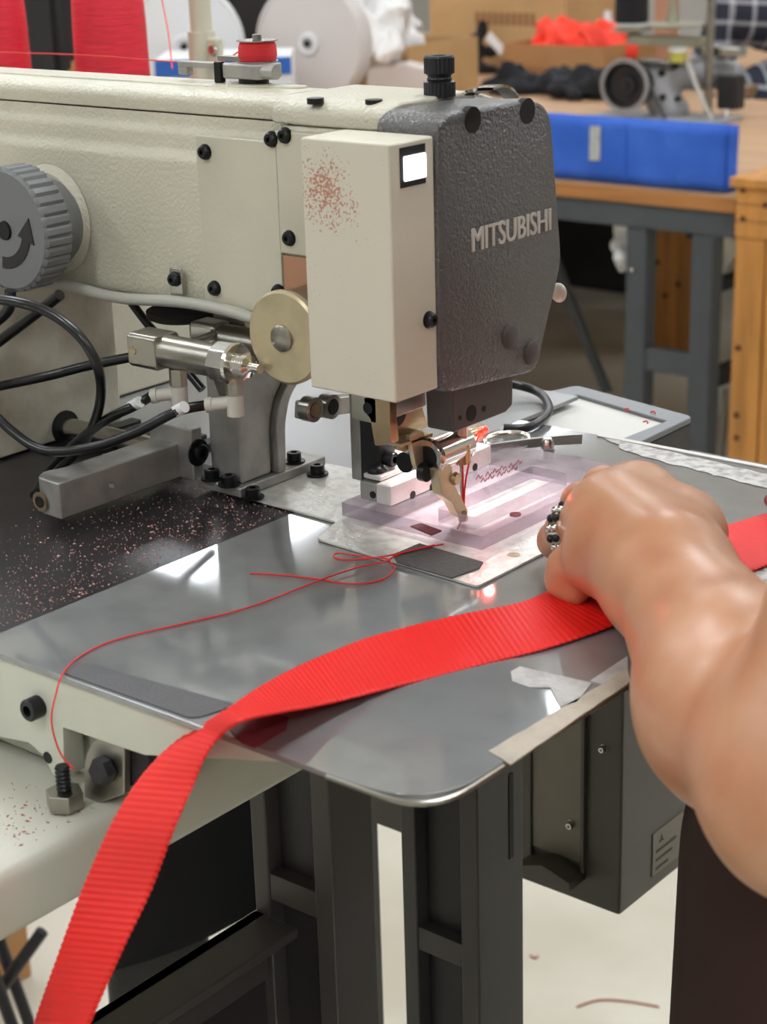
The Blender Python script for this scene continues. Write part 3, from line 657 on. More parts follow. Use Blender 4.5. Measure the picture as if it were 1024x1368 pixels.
# bobbin winder on top of the arm
pw = onz(333, 110, 0.2237); wx_, wy_ = float(pw[0]), float(pw[1])
WK, WZ = 0.80, 0.2238
def wk(dx_, dy_, dz_): return (wx_+dx_*WK, wy_+dy_*WK, WZ+dz_*WK)
wb = B().prism(rpoly([wk(-0.014, -0.012, 0)[:2], wk(0.02, -0.012, 0)[:2], wk(0.02, 0.012, 0)[:2], wk(-0.014, 0.012, 0)[:2]], 0.003), 'z', WZ+0.003*WK, WZ+0.0125*WK).out('bobbin_winder', 'alu', SM, bev=0.001)
B().cyl(wk(0.004, 0, -0.002), wk(0.004, 0, 0.0031), 0.010*WK).out('winder_base', 'black_oxide', wb)
B().cyl(wk(0.016, -0.006, 0.008), wk(0.030, -0.006, 0.008), 0.0048*WK).out('winder_pin', 'alu', wb)
b = B(); b.box(wk(-0.056, -0.010, 0.0085), wk(-0.012, -0.004, 0.0125)); b.box(wk(-0.056, -0.010, 0.0035), wk(-0.047, -0.004, 0.0085)); b.out('winder_lever', 'alu', wb, bev=0.0006)
B().box(wk(-0.020, -0.0125, 0.0), wk(-0.014, -0.0075, 0.0135)).out('winder_stop', 'black_oxide', wb, bev=0.0006)
B().box(wk(-0.030, 0.002, 0.0126), wk(0.004, 0.010, 0.0155)).out('thread_cutter', 'stainless', wb)
BOB = thing('bobbin', 'small metal bobbin wound with red thread on the winder spindle', 'bobbin', wk(0.004, 0.004, 0.0126))
bx_, by_ = wx_+0.003*WK, wy_+0.006*WK; bz_ = WZ+0.0128*WK
B().lathe((bx_, by_, bz_), (bx_, by_, bz_+0.0147), [(a_*WK, b_*WK) for a_, b_ in ((0, 0.0135), (0.0006, 0.0135), (0.0006, 0.0045), (0.0132, 0.0045), (0.0132, 0.0135), (0.0138, 0.0135), (0.0138, 0.0035))], 32).out('spool', 'steel', BOB)
B().lathe((bx_, by_, bz_+0.0006), (bx_, by_, bz_+0.0106), [(a_*WK, b_*WK) for a_, b_ in ((0, 0.0118), (0.003, 0.0128), (0.009, 0.0125), (0.0123, 0.0112))], 32).out('thread_winding', 'bobbin_red', BOB)
B().cyl((bx_, by_, bz_+0.0108), (bx_, by_, bz_+0.0138), 0.0024).out('spindle_cap', 'stainless', BOB)

# ================================================================== feed carriage: casting, bar, cylinders, clamp slide
CA = thing('clamp_carriage', 'grey cast aluminium clamp carriage with steel air cylinders beside the needle', 'machine carriage', (-0.14, 0.0, 0.0))
B().box((-0.158, -0.038, 0.0018), (-0.124, 0.034, 0.0075)).out('base_flange', 'alu', CA, bev=0.001)
yz = [(-0.032, 0.0076), (-0.008, 0.0076), (-0.007, 0.035), (-0.002, 0.052), (0.010, 0.062), (0.028, 0.066), (0.028, 0.088), (-0.020, 0.088), (-0.032, 0.070)]
B().prism(rpoly(yz, [0, 0, .006, .012, .012, 0, .002, .004, .004]), 'x', -0.152, -0.128).out('casting', 'alu', CA, bev=0.0015)
B().prism(rpoly([(-0.006, 0.0076), (0.0, 0.0076), (0.001, 0.035), (0.006, 0.050), (0.016, 0.058), (0.028, 0.0605), (0.028, 0.0655), (0.010, 0.0615), (-0.002, 0.0515), (-0.0068, 0.035)], [0, 0, .005, .01, .005, 0, 0, .005, .01, .005]), 'x', -0.146, -0.124).out('casting_rib', 'alu', CA, bev=0.0008)
for u, v, z in ((283, 640, .0076), (306, 648, .0076)): p = onz(u, v, z); hex_socket(p, (0, 0, 1), CA, r=0.0042, h=0.006)
for u, v, z in ((393, 617, .0076),): p = onz(u, v, z); hex_socket(p, (0, 0, 1), CA, r=0.0042, h=0.006)
for u, v in ((424, 634), (338, 665)): p = onz(u, v, 0.0018); hex_socket((p[0], p[1], 0.0019), (0, 0, 1), CA, r=0.0042, h=0.006)
# linkage bar along Y
bz0_, bz1_ = 0.006, 0.0265; xr = float(onz(82, 695, bz0_)[0]); yf = float(onz(82, 695, bz0_)[1]); xl = xr-0.024
bp = rpoly([(xl, yf+0.010), (xl+0.006, yf+0.001), (xr, yf), (xr+0.001, -0.034), (xl+0.004, -0.034), (xl+0.004, yf+0.02)], [.004, .004, 0, 0, 0, .004])
B().prism(bp, 'z', bz0_, bz1_).out('linkage_bar', 'alu', CA, bev=0.0012)
pe = ony(60, 668, yf+0.003); B().lathe((pe[0], yf-0.0008, pe[2]), (pe[0], yf+0.006, pe[2]), [(0, 0.0055), (0.0005, 0.0055), (0.0005, 0.0032), (0.004, 0.003)], 24).out('bushing', 'bronze', CA)
B().cyl((pe[0], yf-0.0012, pe[2]), (pe[0], yf-0.0006, pe[2]), 0.0032).out('bushing_hole', 'dark_hole', CA)
B().box((xr-0.022, -0.040, 0.006), (xr+0.012, -0.0315, 0.036)).out('bar_flange', 'alu', CA, bev=0.001)
p = onx(283, 617, xr+0.012); hex_socket((xr+0.0122, -0.036, 0.022), (1, 0, 0), CA, r=0.0052, h=0.004)
B().lathe(ony(150, 650, yf+0.012), V(ony(150, 650, yf+0.012))+Vector((0, 0, 0.002)), [(0, 0.002), (0.002, 0.002)], 12).out('plug', 'steel', CA)
# slide rod from the column and black ribbed bellows
r0 = V(onx(85, 570, -0.298)); r1 = Vector((xl+0.006, r0.y, r0.z))
B().lathe(r0, r1, [(0, 0.0065), ((r1-r0).length*0.8, 0.0065), ((r1-r0).length*0.8, 0.0078), ((r1-r0).length, 0.0078)], 24).out('slide_rod', 'steel', SM)
B().cyl((-0.2972, r0.y, r0.z), (-0.2955, r0.y, r0.z), 0.0105).out('rod_seal', 'dark_hole', SM)
for k in range(6):
    x = -0.285+k*0.0145; B().box((x, r0.y-0.008, 0.0005), (x+0.009, r0.y+0.045, 0.0055)).out('bellows_fin', 'black_metal', CA, bev=0.001)
# air cylinders
def air_cyl(pu, pv, Y, L_, fit=True):
    p = V(pu); q = p+Vector((L_, 0, 0)); r_ = 0.0092
    c1 = B().prism(rpoly([(p.y-r_, p.z-r_*0.8), (p.y-r_*0.8, p.z-r_), (p.y+r_*0.8, p.z-r_), (p.y+r_, p.z-r_*0.8), (p.y+r_, p.z+r_*0.8), (p.y+r_*0.8, p.z+r_), (p.y-r_*0.8, p.z+r_), (p.y-r_, p.z+r_*0.8)], 0), 'x', p.x, p.x+L_*0.24).out('cylinder_end', 'stainless', CA, bev=0.001)
    B().cyl((p.x+L_*0.05, p.y-r_-0.0004, p.z), (p.x+L_*0.05, p.y-r_+0.001, p.z), 0.0024).out('pin', 'bronze', CA)
    B().lathe(p+Vector((L_*0.24, 0, 0)), q, [(0, 0.0088), (L_*0.45, 0.0088)], 28).out('cylinder_tube', 'stainless', CA)
    B().lathe(p+Vector((L_*0.66, 0, 0)), q, [(0, 0.0088), (0.0005, 0.0108), (L_*0.13, 0.0112), (L_*0.145, 0.0112)], 8).out('cylinder_head', 'steel', CA, smooth=20, bev=0.0006)
    B().lathe(p+Vector((L_*0.8, 0, 0)), q, [(0, 0.0112), (0.0015, 0.0105), (0.0015, 0.0058)]+[(0.002+k*0.0008, 0.0058 if k % 2 else 0.0052) for k in range(10)]+[(0.0105, 0.0025), (0.017, 0.0025)], 20).out('cylinder_nose', 'chrome', CA)
pc = ony(187, 466, -0.078); LC = float(ony(348, 489, -0.078)[0]-pc[0]); pc[2] = 0.5*(pc[2]+ony(348, 489, -0.078)[2])
air_cyl(pc, 0, 0, LC)
pc2 = ony(268, 448, -0.030); pc2[2] = 0.100; 
B().box((pc2[0], -0.040, 0.078), (pc2[0]+0.020, -0.024, 0.0985)).out('rod_clevis', 'steel', CA, bev=0.003)
B().cyl((pc2[0]+0.02, -0.032, 0.089), (pc2[0]+0.07, -0.032, 0.089), 0.0088).out('cylinder_tube', 'stainless', CA)
B().tube([ony(250, 462, -0.055), ony(285, 447, -0.04)], 0.0022, sub=1).out('steel_rod', 'steel', CA)
B().bar(ony(290, 470, -0.055), ony(308, 520, -0.045), 0.008, 0.012).out('cylinder_mount', 'alu', CA)
B().box((-0.152, -0.0235, 0.0885), (-0.128, 0.0, 0.1)).out('mount_block', 'alu', CA, bev=0.001)
# fittings
def fitting(px, Y):
    p = V(ony(px[0], px[1], Y))
    b = B(); b.cyl(p, p-Vector((0, 0, 0.0095)), 0.0048, seg=6).out('fitting_nut', 'stainless', CA, smooth=20)
    B().cyl(p-Vector((0, 0, 0.0096)), p-Vector((0, 0, 0.0205)), 0.0045, seg=16).out('fitting_elbow', 'fitting', CA)
    d = Vector((-0.85, -0.45, -0.12)).normalized(); c = p-Vector((0, 0, 0.0135))
    B().lathe(c, c+d*0.016, [(0, 0.0033), (0.012, 0.0034), (0.012, 0.0040), (0.0155, 0.0040)], 16).out('fitting_socket', 'fitting', CA)
    return c+d*0.0155
fA = fitting((237, 492), -0.078); fB = fitting((312, 503), -0.078)
# clamp slide
ps = onz(482, 640, 0.012); B().box((-0.067, -0.010, 0.016), (-0.060, 0.012, 0.0915)).out('slide_plate', 'alu', CA, bev=0.0008)
b = B().box((-0.0595, -0.010, 0.012), (-0.047, 0.004, 0.0915)).out('slide', 'black_metal', CA, bev=0.001)
B().box((-0.0585, -0.009, 0.0085), (-0.048, 0.003, 0.0119)).out('slide_foot', 'alu', CA)
B().lathe((-0.0468, -0.004, 0.030), (-0.041, -0.004, 0.030), [(0, 0.0042), (0.005, 0.0042), (0.0058, 0.0036), (0.0058, 0.002), (0.003, 0.002)], 18).out('bolt', 'black_oxide', CA)
p = onx(408, 545, -0.09)
for u, v in ((408, 545), (432, 541)):
    p = onx(u, v, -0.085); B().lathe((-0.085, p[1], p[2]), (-0.078, p[1], p[2]), [(0, 0.0068), (0.0068, 0.0068), (0.007, 0.0044), (0.004, 0.0042)], 22).out('roller', 'stainless', CA)
    B().cyl((-0.0782, p[1], p[2]), (-0.0775, p[1], p[2]), 0.004).out('roller_pin', 'bronze' if u == 408 else 'dark_hole', CA)
B().bar(onx(400, 548, -0.092), onx(470, 538, -0.092), 0.008, 0.010).out('roller_arm', 'stainless', CA, bev=0.001)

# ================================================================== cover plate and what lies on it
XB0, XB1, YC0, YC1 = -0.0878, 0.1745, -0.2535, 0.178
pl = rpoly([(XB0, YC0), (XB1, YC0), (XB1, YC1), (XB0, YC1)], [0.002, 0.034, 0.01, 0.002], seg=12)
COV = thing('cover_plate', 'large glossy grey steel cover plate with a rounded corner around the needle', 'work plate', (0.04, -0.04, -0.0028))
B().prism(pl, 'z', -0.0028, 0.0).out('sheet', 'plate', COV, bev=0.0005)
pl2 = rpoly([(XB0+0.01, YC0+0.006), (XB1-0.0005, YC0-0.0005), (XB1+0.0005, YC1)], [0, 0.034, 0], seg=12)
pts = [(p[0], p[1], -0.0018) for p in rpoly([(0.125, YC0-0.0002), (XB1+0.0002, YC0-0.0002), (XB1+0.0002, YC1)], [0, 0.034, 0], seg=12)]
B().tube(pts, 0.0012, sub=1, seg=8).out('edge_trim', 'stainless', COV)
# lint on the black base plate
g = B()
for _ in range(1700):
    t_ = RNG.random(); x = XB0-0.003-abs(RNG.normal())*0.05; y = -0.245+RNG.random()*0.215
    if x < -0.28: continue
    s_ = 0.0002+RNG.random()**4*0.0009; a = RNG.random()*6.28; c, d = math.cos(a)*s_, math.sin(a)*s_
    v = [g.bm.verts.new((x+i, y+j, z)) for i, j, z in ((c, d, -0.0004), (-d*0.6, c*0.6, -0.0004), (-c, -d, -0.0004), (0, 0, 0.0003))]
    for f in ((0, 1, 3), (1, 2, 3), (2, 0, 3), (2, 1, 0)): g.bm.faces.new([v[i] for i in f])
tag(g.out('lint_specks', 'lint', smooth=0), 'pale pink lint specks scattered over the black base plate', 'lint', kind='stuff')
g = B(); bp_ = onz(88, 1080, ZT)
for _ in range(260):
    x = bp_[0]+RNG.normal()*0.022; y = bp_[1]+RNG.normal()*0.02
    if x > -0.012 or y > -0.2525: continue
    s_ = 0.0003+RNG.random()**3*0.0014; a = RNG.random()*6.28; c, d = math.cos(a)*s_, math.sin(a)*s_
    v = [g.bm.verts.new((x+i, y+j, ZT+z)) for i, j, z in ((c, d, 0.0001), (-d*0.4, c*0.4, 0.0001), (-c, -d, 0.0001), (0, 0, 0.0006))]
    for f in ((0, 1, 3), (1, 2, 3), (2, 0, 3), (2, 1, 0)): g.bm.faces.new([v[i] for i in f])
tag(g.out('red_lint', 'dust_red', smooth=0), 'dark red lint crumbs around the hinge nut on the cream table', 'lint', kind='stuff')
# tapes
def tape(name, px, m, label, z0=0.0002, th=0.0004, jag=0.0):
    P = zpoly(px, z0+th)
    if jag:
        Q = []
        for i, p in enumerate(P):
            q = P[(i+1) % len(P)]; Q.append(p)
            L_ = math.hypot(q[0]-p[0], q[1]-p[1]); n = int(L_/0.006)
            for k in range(1, n): Q.append((p[0]+(q[0]-p[0])*k/n+RNG.normal()*jag, p[1]+(q[1]-p[1])*k/n+RNG.normal()*jag))
        P = Q
    return tag(B().prism(P, 'z', z0, z0+th).out(name, m, smooth=0), label, 'tape')
tape('tape_strip', [(86, 899), (112, 884), (318, 941), (268, 957), (252, 958)], 'tape_grey', 'dark grey textured tape strip along the plate edge left of the red webbing')
tape('tape_patch', [(298, 965), (345, 950), (385, 957), (382, 975), (340, 999), (322, 992)], 'tape_maroon', 'maroon tape patch at the plate edge beside the red webbing')
tape('edge_tape', [(652, 1003), (838, 893), (842, 910), (682, 1021)], 'tape_beige', 'worn beige tape along the front edge of the steel plate', jag=0.0002)
tape('tape_patch', [(682, 897), (694, 890), (790, 912), (770, 938), (748, 944), (735, 918), (708, 918), (684, 910)], 'tape_white', 'torn whitish tape patch on the plate beside the beige edge tape')
tape('tape_patch', [(788, 909), (838, 876), (838, 893), (804, 914)], 'tape_white', 'short whitish tape piece beneath the forearm at the plate edge', z0=0.0001)
tape('back_tape', [(806, 583), (1040, 637), (1040, 656), (1000, 646), (930, 628), (870, 612), (835, 602)], 'tape_worn', 'worn torn white tape along the back edge of the steel plate', jag=0.0008)
B().box((-0.028, YC1-0.0045, 0.0001), (XB1-0.012, YC1-0.0002, 0.0009)).out('edge_strip', 'paper', COV)
tape('edge_tape', [(962, 778), (1040, 728), (1040, 778), (1012, 792)], 'tape_worn', 'crinkled silver tape at the plate edge behind the forearm')
# needle plate sheet
npx = [(-0.129, -0.034), (-0.056, -0.0365), (-0.048, -0.062), (0.0600, -0.068), (0.0605, 0.085), (-0.06, 0.09), (-0.075, 0.04), (-0.129, 0.038)]
NP = thing('needle_plate', 'thin speckled bright steel feed plate lying under the clear template', 'plate', (0, 0, 0.0002))
B().prism(rpoly(npx, [.001, .003, .004, .003, .003, .003, .003, .001]), 'z', 0.0003, 0.0016).out('sheet', 'needle_plate', NP, bev=0.0003)
for u, v in ((686, 741), (560, 752)):
    p = onz(u, v, 0.0016); B().cyl((p[0], p[1], 0.0012), (p[0], p[1], 0.0018), 0.0032).out('hole', 'bronze', NP)
q = zpoly([(524, 742), (560, 727), (645, 752), (640, 760), (603, 773), (530, 752)], 0.0018)
tag(B().prism(q, 'z', 0.0017, 0.0024).out('grip_pad', 'mesh_fabric', smooth=0), 'black abrasive pad stuck on the feed plate under the clear template', 'pad')
# clear template plate
CLX0, CLX1, CLY0, CLY1 = -0.0580, 0.0345, -0.0295, 0.106
SX0, SX1, SY0, SY1 = -0.010, 0.0140, -0.0085, 0.079
CLZ0, CLZ1 = 0.0026, 0.0100
CL = thing('clear_template', 'clear acrylic clamp template with a long slot under the needle', 'template', (0, 0.03, CLZ0))
outer = rpoly([(CLX0, CLY0), (CLX1, CLY0), (CLX1, CLY1), (CLX0, CLY1)], 0.001, 2); inner = rpoly([(SX0, SY0), (SX1, SY0), (SX1, SY1), (SX0, SY1)], 0.002, 2)
sh_ = B().ring_prism(outer, inner, CLZ0, CLZ1).out('acrylic_sheet', ['acrylic', 'acrylic_edge'], CL, smooth=0)
for f_ in sh_.data.polygons: f_.material_index = 1 if abs(f_.normal.z) < 0.5 else 0
for u, v in ((688, 687),):
    p = onz(u, v, CLZ1); B().cyl((p[0], p[1], CLZ1-0.0006), (p[0], p[1], CLZ1+0.0003), 0.0030, seg=18).out('hole_plug', 'ink', CL)
q = zpoly([(548, 704), (562, 700), (590, 710), (576, 716)], CLZ1); B().prism(q, 'z', CLZ1, CLZ1+0.0006).out('dark_pad', 'ink', CL)
# handwriting strokes on the acrylic
g = B()
for k in range(11):
    u = 636+k*5.2+(k % 3); v = 640-k*2.0+(k % 2)*6
    pp = [onz(u+a_, v+b_, CLZ1+0.0003) for a_, b_ in ((0, 0), (3, -6), (5, -1), (8, -5))]
    g.tube(pp, 0.0003, seg=5, sub=2)
g.out('handwriting', 'ink', CL, smooth=0)
# clamp bars on the template
CB_ = thing('clamp_bar', 'pale aluminium clamp bar with drilled holes on the clear template', 'clamp bar', (-0.025, 0.01, CLZ1))
b0 = onz(522, 677, CLZ1+0.0004); bxr = float(b0[0]); by0 = float(b0[1])
B().box((bxr-0.010, by0, CLZ1+0.0004), (bxr, by0+0.090, CLZ1+0.0115)).out('front_bar', 'alu_white', CB_, bev=0.0008)
B().box((bxr-0.022, by0+0.001, CLZ1+0.0004), (bxr-0.0105, by0+0.085, CLZ1+0.0105)).out('rear_bar', 'alu', CB_, bev=0.0008)
for u, v in ((551, 661), (577, 650), (634, 624)):
    p = onx(u, v, bxr); B().cyl((bxr-0.001, p[1], p[2]), (bxr+0.0003, p[1], p[2]), 0.0022, seg=16).out('hole', 'dark_hole', CB_)
for u, v in ((498, 661),):
    p = ony(u, v, by0+0.001); B().cyl((p[0], by0+0.0006, p[2]), (p[0], by0+0.002, p[2]), 0.0020, seg=16).out('hole', 'dark_hole', CB_)
# white L bracket
q = [(by0+0.004, CLZ1+0.0118), (by0+0.05, CLZ1+0.0118), (by0+0.05, CLZ1+0.0145), (by0+0.02, CLZ1+0.0145), (by0+0.010, CLZ1+0.018)]
b = B(); b.box((bxr-0.021, by0+0.003, CLZ1+0.0117), (bxr-0.009, by0+0.045, CLZ1+0.0145))
lp_ = rpoly([(bxr-0.021, CLZ1+0.0146), (bxr-0.012, CLZ1+0.0146), (bxr-0.020, CLZ1+0.020), (bxr-0.0225, CLZ1+0.045), (bxr-0.030, CLZ1+0.045), (bxr-0.030, CLZ1+0.020)], [0, 0, .006, .001, .001, .006])
b.prism(lp_, 'y', by0+0.014, by0+0.040); b.out('angle_bracket', 'alu_white', CB_, bev=0.0008)
p = Vector((bxr-0.016, by0+0.008, CLZ1+0.0146)); B().lathe(p, p+Vector((0, 0, 0.004)), [(0, 0.0048), (0.0015, 0.0046), (0.003, 0.0034), (0.004, 0.001)], 18).out('screw', 'black_oxide', CB_)

# thread snips lying on the plate
SN = thing('thread_snips', 'small chrome thread snips with a finger ring on the plate behind the head', 'scissors', onz(700, 605, 0))
for off, z in ((0, 0.0035), (4, 0.0085)):
    P = [onz(636, 606-off*0.6, z), onz(690, 600-off, z), onz(735, 595-off, z), onz(762, 594-off*1.2, z)]
    P = spline([V(q) for q in P], 6); g = B(); loops = []
    for i, q in enumerate(P):
        w_ = 0.0050+0.0020*i/len(P); loops.append([q+Vector((w_*0.7, w_*0.7, 0)), q+Vector((w_*0.7, w_*0.7, 0.0036)), q-Vector((w_*0.7, w_*0.7, -0.0036)), q-Vector((w_*0.7, w_*0.7, 0))])
    g.rings(loops).out('blade', 'stainless', SN, bev=0.0004)
c = V(onz(677, 593, 0.006)); rr = 0.0150
B().tube([c+Vector((rr*math.cos(a*math.pi/10)*0.8, rr*math.sin(a*math.pi/10), 0.002)) for a in range(21)], 0.0022, sub=1).out('finger_ring', 'chrome', SN)
p = V(onz(731, 592, 0.011)); B().lathe(p-Vector((0, 0, .003)), p+Vector((0, 0, .003)), [(0, .004), (.004, .004), (.006, .0025)], 18).out('rivet', 'steel', SN)
p = V(onz(733, 612, 0.0)); B().cyl(p+Vector((0, 0, .0003)), p+Vector((0, 0, .006)), 0.0035).out('stop_pin', 'stainless', SN)

# framed tray beyond the plate
TR = thing('framed_tray', 'grey framed tray holding a white sheet behind the steel plate', 'tray', (-0.05, 0.2, -0.05))
tz = -0.0045
to = [(-0.118, 0.10), (0.006, 0.10), (0.006, 0.245), (-0.118, 0.272)]
pA, pB = onz(770, 514, tz), onz(926, 556, tz); pC, qA, qB = onz(700, 530, tz), onz(771, 527, tz), onz(890, 562, tz)
o1 = [(pC[0], pC[1]), (pA[0], pA[1]), (pB[0], pB[1]), (pB[0]+0.002, 0.12), (pC[0], 0.12)]
i1 = [(pC[0]+0.012, pC[1]-0.006), (qA[0], qA[1]), (qB[0], qB[1]), (pB[0]-0.016, 0.126), (pC[0]+0.012, 0.126)]
B().ring_prism(rpoly(o1, [.003, .006, .006, 0, 0]), rpoly(i1, [.001, .001, .001, 0, 0]), tz-0.004, tz).out('frame', 'tray_grey', TR, bev=0.001)
B().prism(i1, 'z', tz-0.0045, tz-0.0025).out('sheet', 'paper', TR)
B().prism([(p[0]*0.97-0.001, p[1]-0.002) for p in o1], 'z', -0.058, tz-0.0047).out('body', 'tray_dark', TR)
for u, v in ((750, 539), (837, 549), (862, 566), (872, 553)):
    p = onz(u, v, tz); tag(B().tube([(p[0]-.002, p[1], tz+.0008), (p[0], p[1]+.0015, tz+.0012), (p[0]+.002, p[1]-.001, tz+.0008)], 0.0005, seg=6).out('thread_scrap', 'thread_red'), 'tiny red thread scrap on the grey framed tray', 'thread scrap', 'red scraps on the framed tray')

# ================================================================== hoses
def hose(name, pts, r, m, label):
    return tag(B().tube(pts, r, seg=12, sub=8).out(name, m), label, 'hose')
Y_ = -0.085
hA = hose('air_hose', [fA, ony(180, 542, -0.095), ony(140, 562, -0.10), ony(98, 595, -0.095), ony(66, 630, -0.085), onz(46, 662, 0.004)], 0.0027, 'black_rubber', 'black air hose tagged A running down from the cylinder behind the bar')
hB = hose('air_hose', [fB, ony(235, 550, -0.10), ony(180, 578, -0.11), ony(120, 598, -0.115), ony(60, 602, -0.12), ony(15, 575, -0.12), ony(-30, 530, -0.12)], 0.0027, 'black_rubber', 'black air hose tagged B sagging in a long curve from the cylinder')
pe_ = ony(188, 472, -0.075)
hose('air_hose', [ony(186, 475, -0.066), ony(120, 488, -0.07), ony(60, 503, -0.08), ony(-30, 522, -0.09)], 0.0028, 'black_rubber', 'black air hose running straight from the cylinder end past the column')
hose('air_hose', [ony(-30, 398, -0.135), ony(20, 403, -0.135), ony(70, 420, -0.13), ony(112, 456, -0.125), ony(133, 500, -0.12), ony(132, 545, -0.105), ony(112, 592, -0.095), ony(86, 620, -0.09), onz(56, 652, 0.0037)], 0.0027, 'black_rubber', 'black air hose arching in a big loop in front of the column')
hose('air_hose', [ony(80, 394, -0.09), ony(40, 425, -0.09), ony(-30, 478, -0.09)], 0.0031, 'black_rubber', 'thick black hose slanting down from behind the hand wheel')
hose('air_hose', [ony(14, 388, -0.11), ony(10, 415, -0.11), ony(-20, 440, -0.11)], 0.0032, 'black_rubber', 'short black hose bending just below the hand wheel')
hose('air_hose', [ony(176, 405, -0.01), ony(195, 430, -0.01), ony(222, 462, -0.01), ony(270, 520, -0.01)], 0.0026, 'black_rubber', 'thin black hose dropping behind the air cylinder')
def hose_tag(o, pu, pv, Ya, du, letter):
    a, b_ = V(ony(pu-du, pv+du*0.55, Ya)), V(ony(pu+du, pv-du*0.55, Ya))
    tg = B().cyl(a, b_, 0.0031, seg=16).out('tag_sleeve', 'hose_tag', o)
    c = (a+b_)/2; d = (b_-a).normalized(); vw = (V(CAM)-c).normalized(); n = (vw-d*vw.dot(d)).normalized(); u_ = n.cross(d)
    me = text_mesh(letter, 0.0045, lambda x, y, z: c+d*(x-0.0018)+u_*(y-0.0018)+n*(0.0030+z), off=0.00015)
    link('letter', me, 'arrow_ink', tg, smooth=0)
for o_ in (hA, hB): ROOTM[o_.name] = Matrix.Identity(4)
hose_tag(hA, 181, 540, -0.0945, 6, 'A'); hose_tag(hB, 240, 547, -0.0995, 6.5, 'B')
hose('cable', [onz(672, 572, 0.004), onz(700, 572, 0.0035), onz(722, 562, 0.0035), onz(733, 547, 0.004), onz(724, 528, 0.004), onz(700, 517, 0.006), onz(660, 510, 0.010), onz(610, 505, 0.012)], 0.0028, 'black_rubber', 'black cable looping on the plate behind the dark face cover')

# red sewing threads
def thr(name, pts, label, r=0.00042): return tag(B().tube(pts, r, seg=6, sub=8).out(name, 'thread_red'), label, 'thread')
z = 0.0009
zz = lambda u, v, dz=0.0: onz(u, v, z+dz)
thr('sewing_thread', [zz(592, 727, .0014), zz(570, 731, .002), zz(540, 738, .002), zz(520, 748, .0015), zz(527, 760, .001), zz(510, 774), zz(470, 780), zz(420, 773), zz(375, 768), zz(334, 766)], 'red thread trailing from under the clear template across the grey plate')
thr('sewing_thread', [zz(580, 728, .003), zz(520, 742, .002), zz(470, 748, .001), zz(447, 745, .001), zz(452, 739, .001), zz(490, 744, .0016), zz(520, 748, .0024), zz(478, 758, .001), zz(430, 774, .0006), zz(330, 812), zz(240, 834), zz(160, 853), zz(115, 872), zz(86, 897, .0006), V(ony(74, 930, -0.262)), V(ony(69, 965, -0.2665)), V(ony(80, 1005, -0.2655)), V(ony(99, 1028, -0.2635))], 'long red thread curling across the plate and hanging over its edge')
thr('needle_thread', [(0.0012, -0.0005, 0.036), (0.0016, -0.001, 0.02), (0.001, -0.001, 0.006), V(onz(611, 706, 0.0022))], 'red thread running down the needle through the slot', 0.0005)
thr('needle_thread', [V(onx(640, 580, 0.004)), V(onx(632, 600, 0.004)), V(onx(626, 620, 0.003)), (0.0022, 0.0, 0.022), (0.0012, 0.0, 0.008)], 'red thread hanging beside the needle from the presser rod', 0.0005)
thr('bobbin_thread', [ondep(-40, 69, 1.40), ondep(100, 73, 1.30), ondep(270, 84, 1.18), (bx_-0.010, by_-0.003, bz_+0.005)], 'red thread stretched above the arm to the bobbin', 0.0005)
thr('cone_thread', [ondep(212, -20, 1.5), ondep(224, 40, 1.46), ondep(230, 92, 1.42)], 'thin red thread dropping down behind the arm', 0.0006)

# ================================================================== red webbing
WW = 0.0518
sect = []     # (left edge, right edge) world points, from far right to lower left
def flat(uc, vc, ang): pass
c_rows = [(0.190, 0.215), (0.150, 0.100), (0.132, 0.030), (0.118, -0.045)]
for i, c in enumerate(c_rows):
    a = c_rows[max(i-1, 0)]; b_ = c_rows[min(i+1, len(c_rows)-1)]
    d = Vector((b_[0]-a[0], b_[1]-a[1], 0)).normalized(); nrm = Vector((d.y, -d.x, 0))   # towards -X side
    nrm = nrm if nrm.x < 0 else -nrm
    sect.append((Vector((c[0], c[1], 0.0016))+nrm*WW/2, Vector((c[0], c[1], 0.0016))-nrm*WW/2))
def pair(pl_, prr, near=True, z=None, Y=None, X=None):
    # left edge pinned on a plane, right edge at webbing width towards the camera
    A = V(onz(pl_[0], pl_[1], z) if z is not None else (ony(pl_[0], pl_[1], Y) if Y is not None else onx(pl_[0], pl_[1], X)))
    d = V(ray(*prr)); o_ = V(CAM)-A; a = d.dot(d); bb = 2*d.dot(o_); cc = o_.dot(o_)-WW*WW; disc = bb*bb-4*a*cc
    if disc < 0: t_ = -bb/(2*a)
    else: t_ = (-bb-math.sqrt(disc))/(2*a) if near else (-bb+math.sqrt(disc))/(2*a)
    Bp = V(CAM)+d*t_
    return (A, A+(Bp-A).normalized()*WW)
sect.append(pair((700, 804), (747, 861), z=0.0016))
sect.append(pair((600, 825), (645, 888), z=0.0016))
sect.append(pair((500, 850), (543, 914), z=0.0016))
sect.append(pair((432, 876), (472, 932), z=0.0020))
sect.append(pair((386, 897), (424, 943), z=0.0030))
sect.append(pair((340, 923), (370, 952), z=0.005))
sect.append(pair((302, 950), (322, 963), z=0.007))
sect.append(pair((262, 974), (292, 985), Y=-0.247))
sect.append(pair((225, 1000), (274, 1010), Y=-0.258))
sect.append(pair((186, 1042), (258, 1048), Y=-0.272))
sect.append(pair((150, 1100), (232, 1108), Y=-0.288))
sect.append(pair((114, 1180), (202, 1188), Y=-0.300))
sect.append(pair((84, 1260), (164, 1268), Y=-0.312))
sect.append(pair((45, 1370), (116, 1378), Y=-0.325))
sect.append(pair((10, 1480), (78, 1490), Y=-0.338))
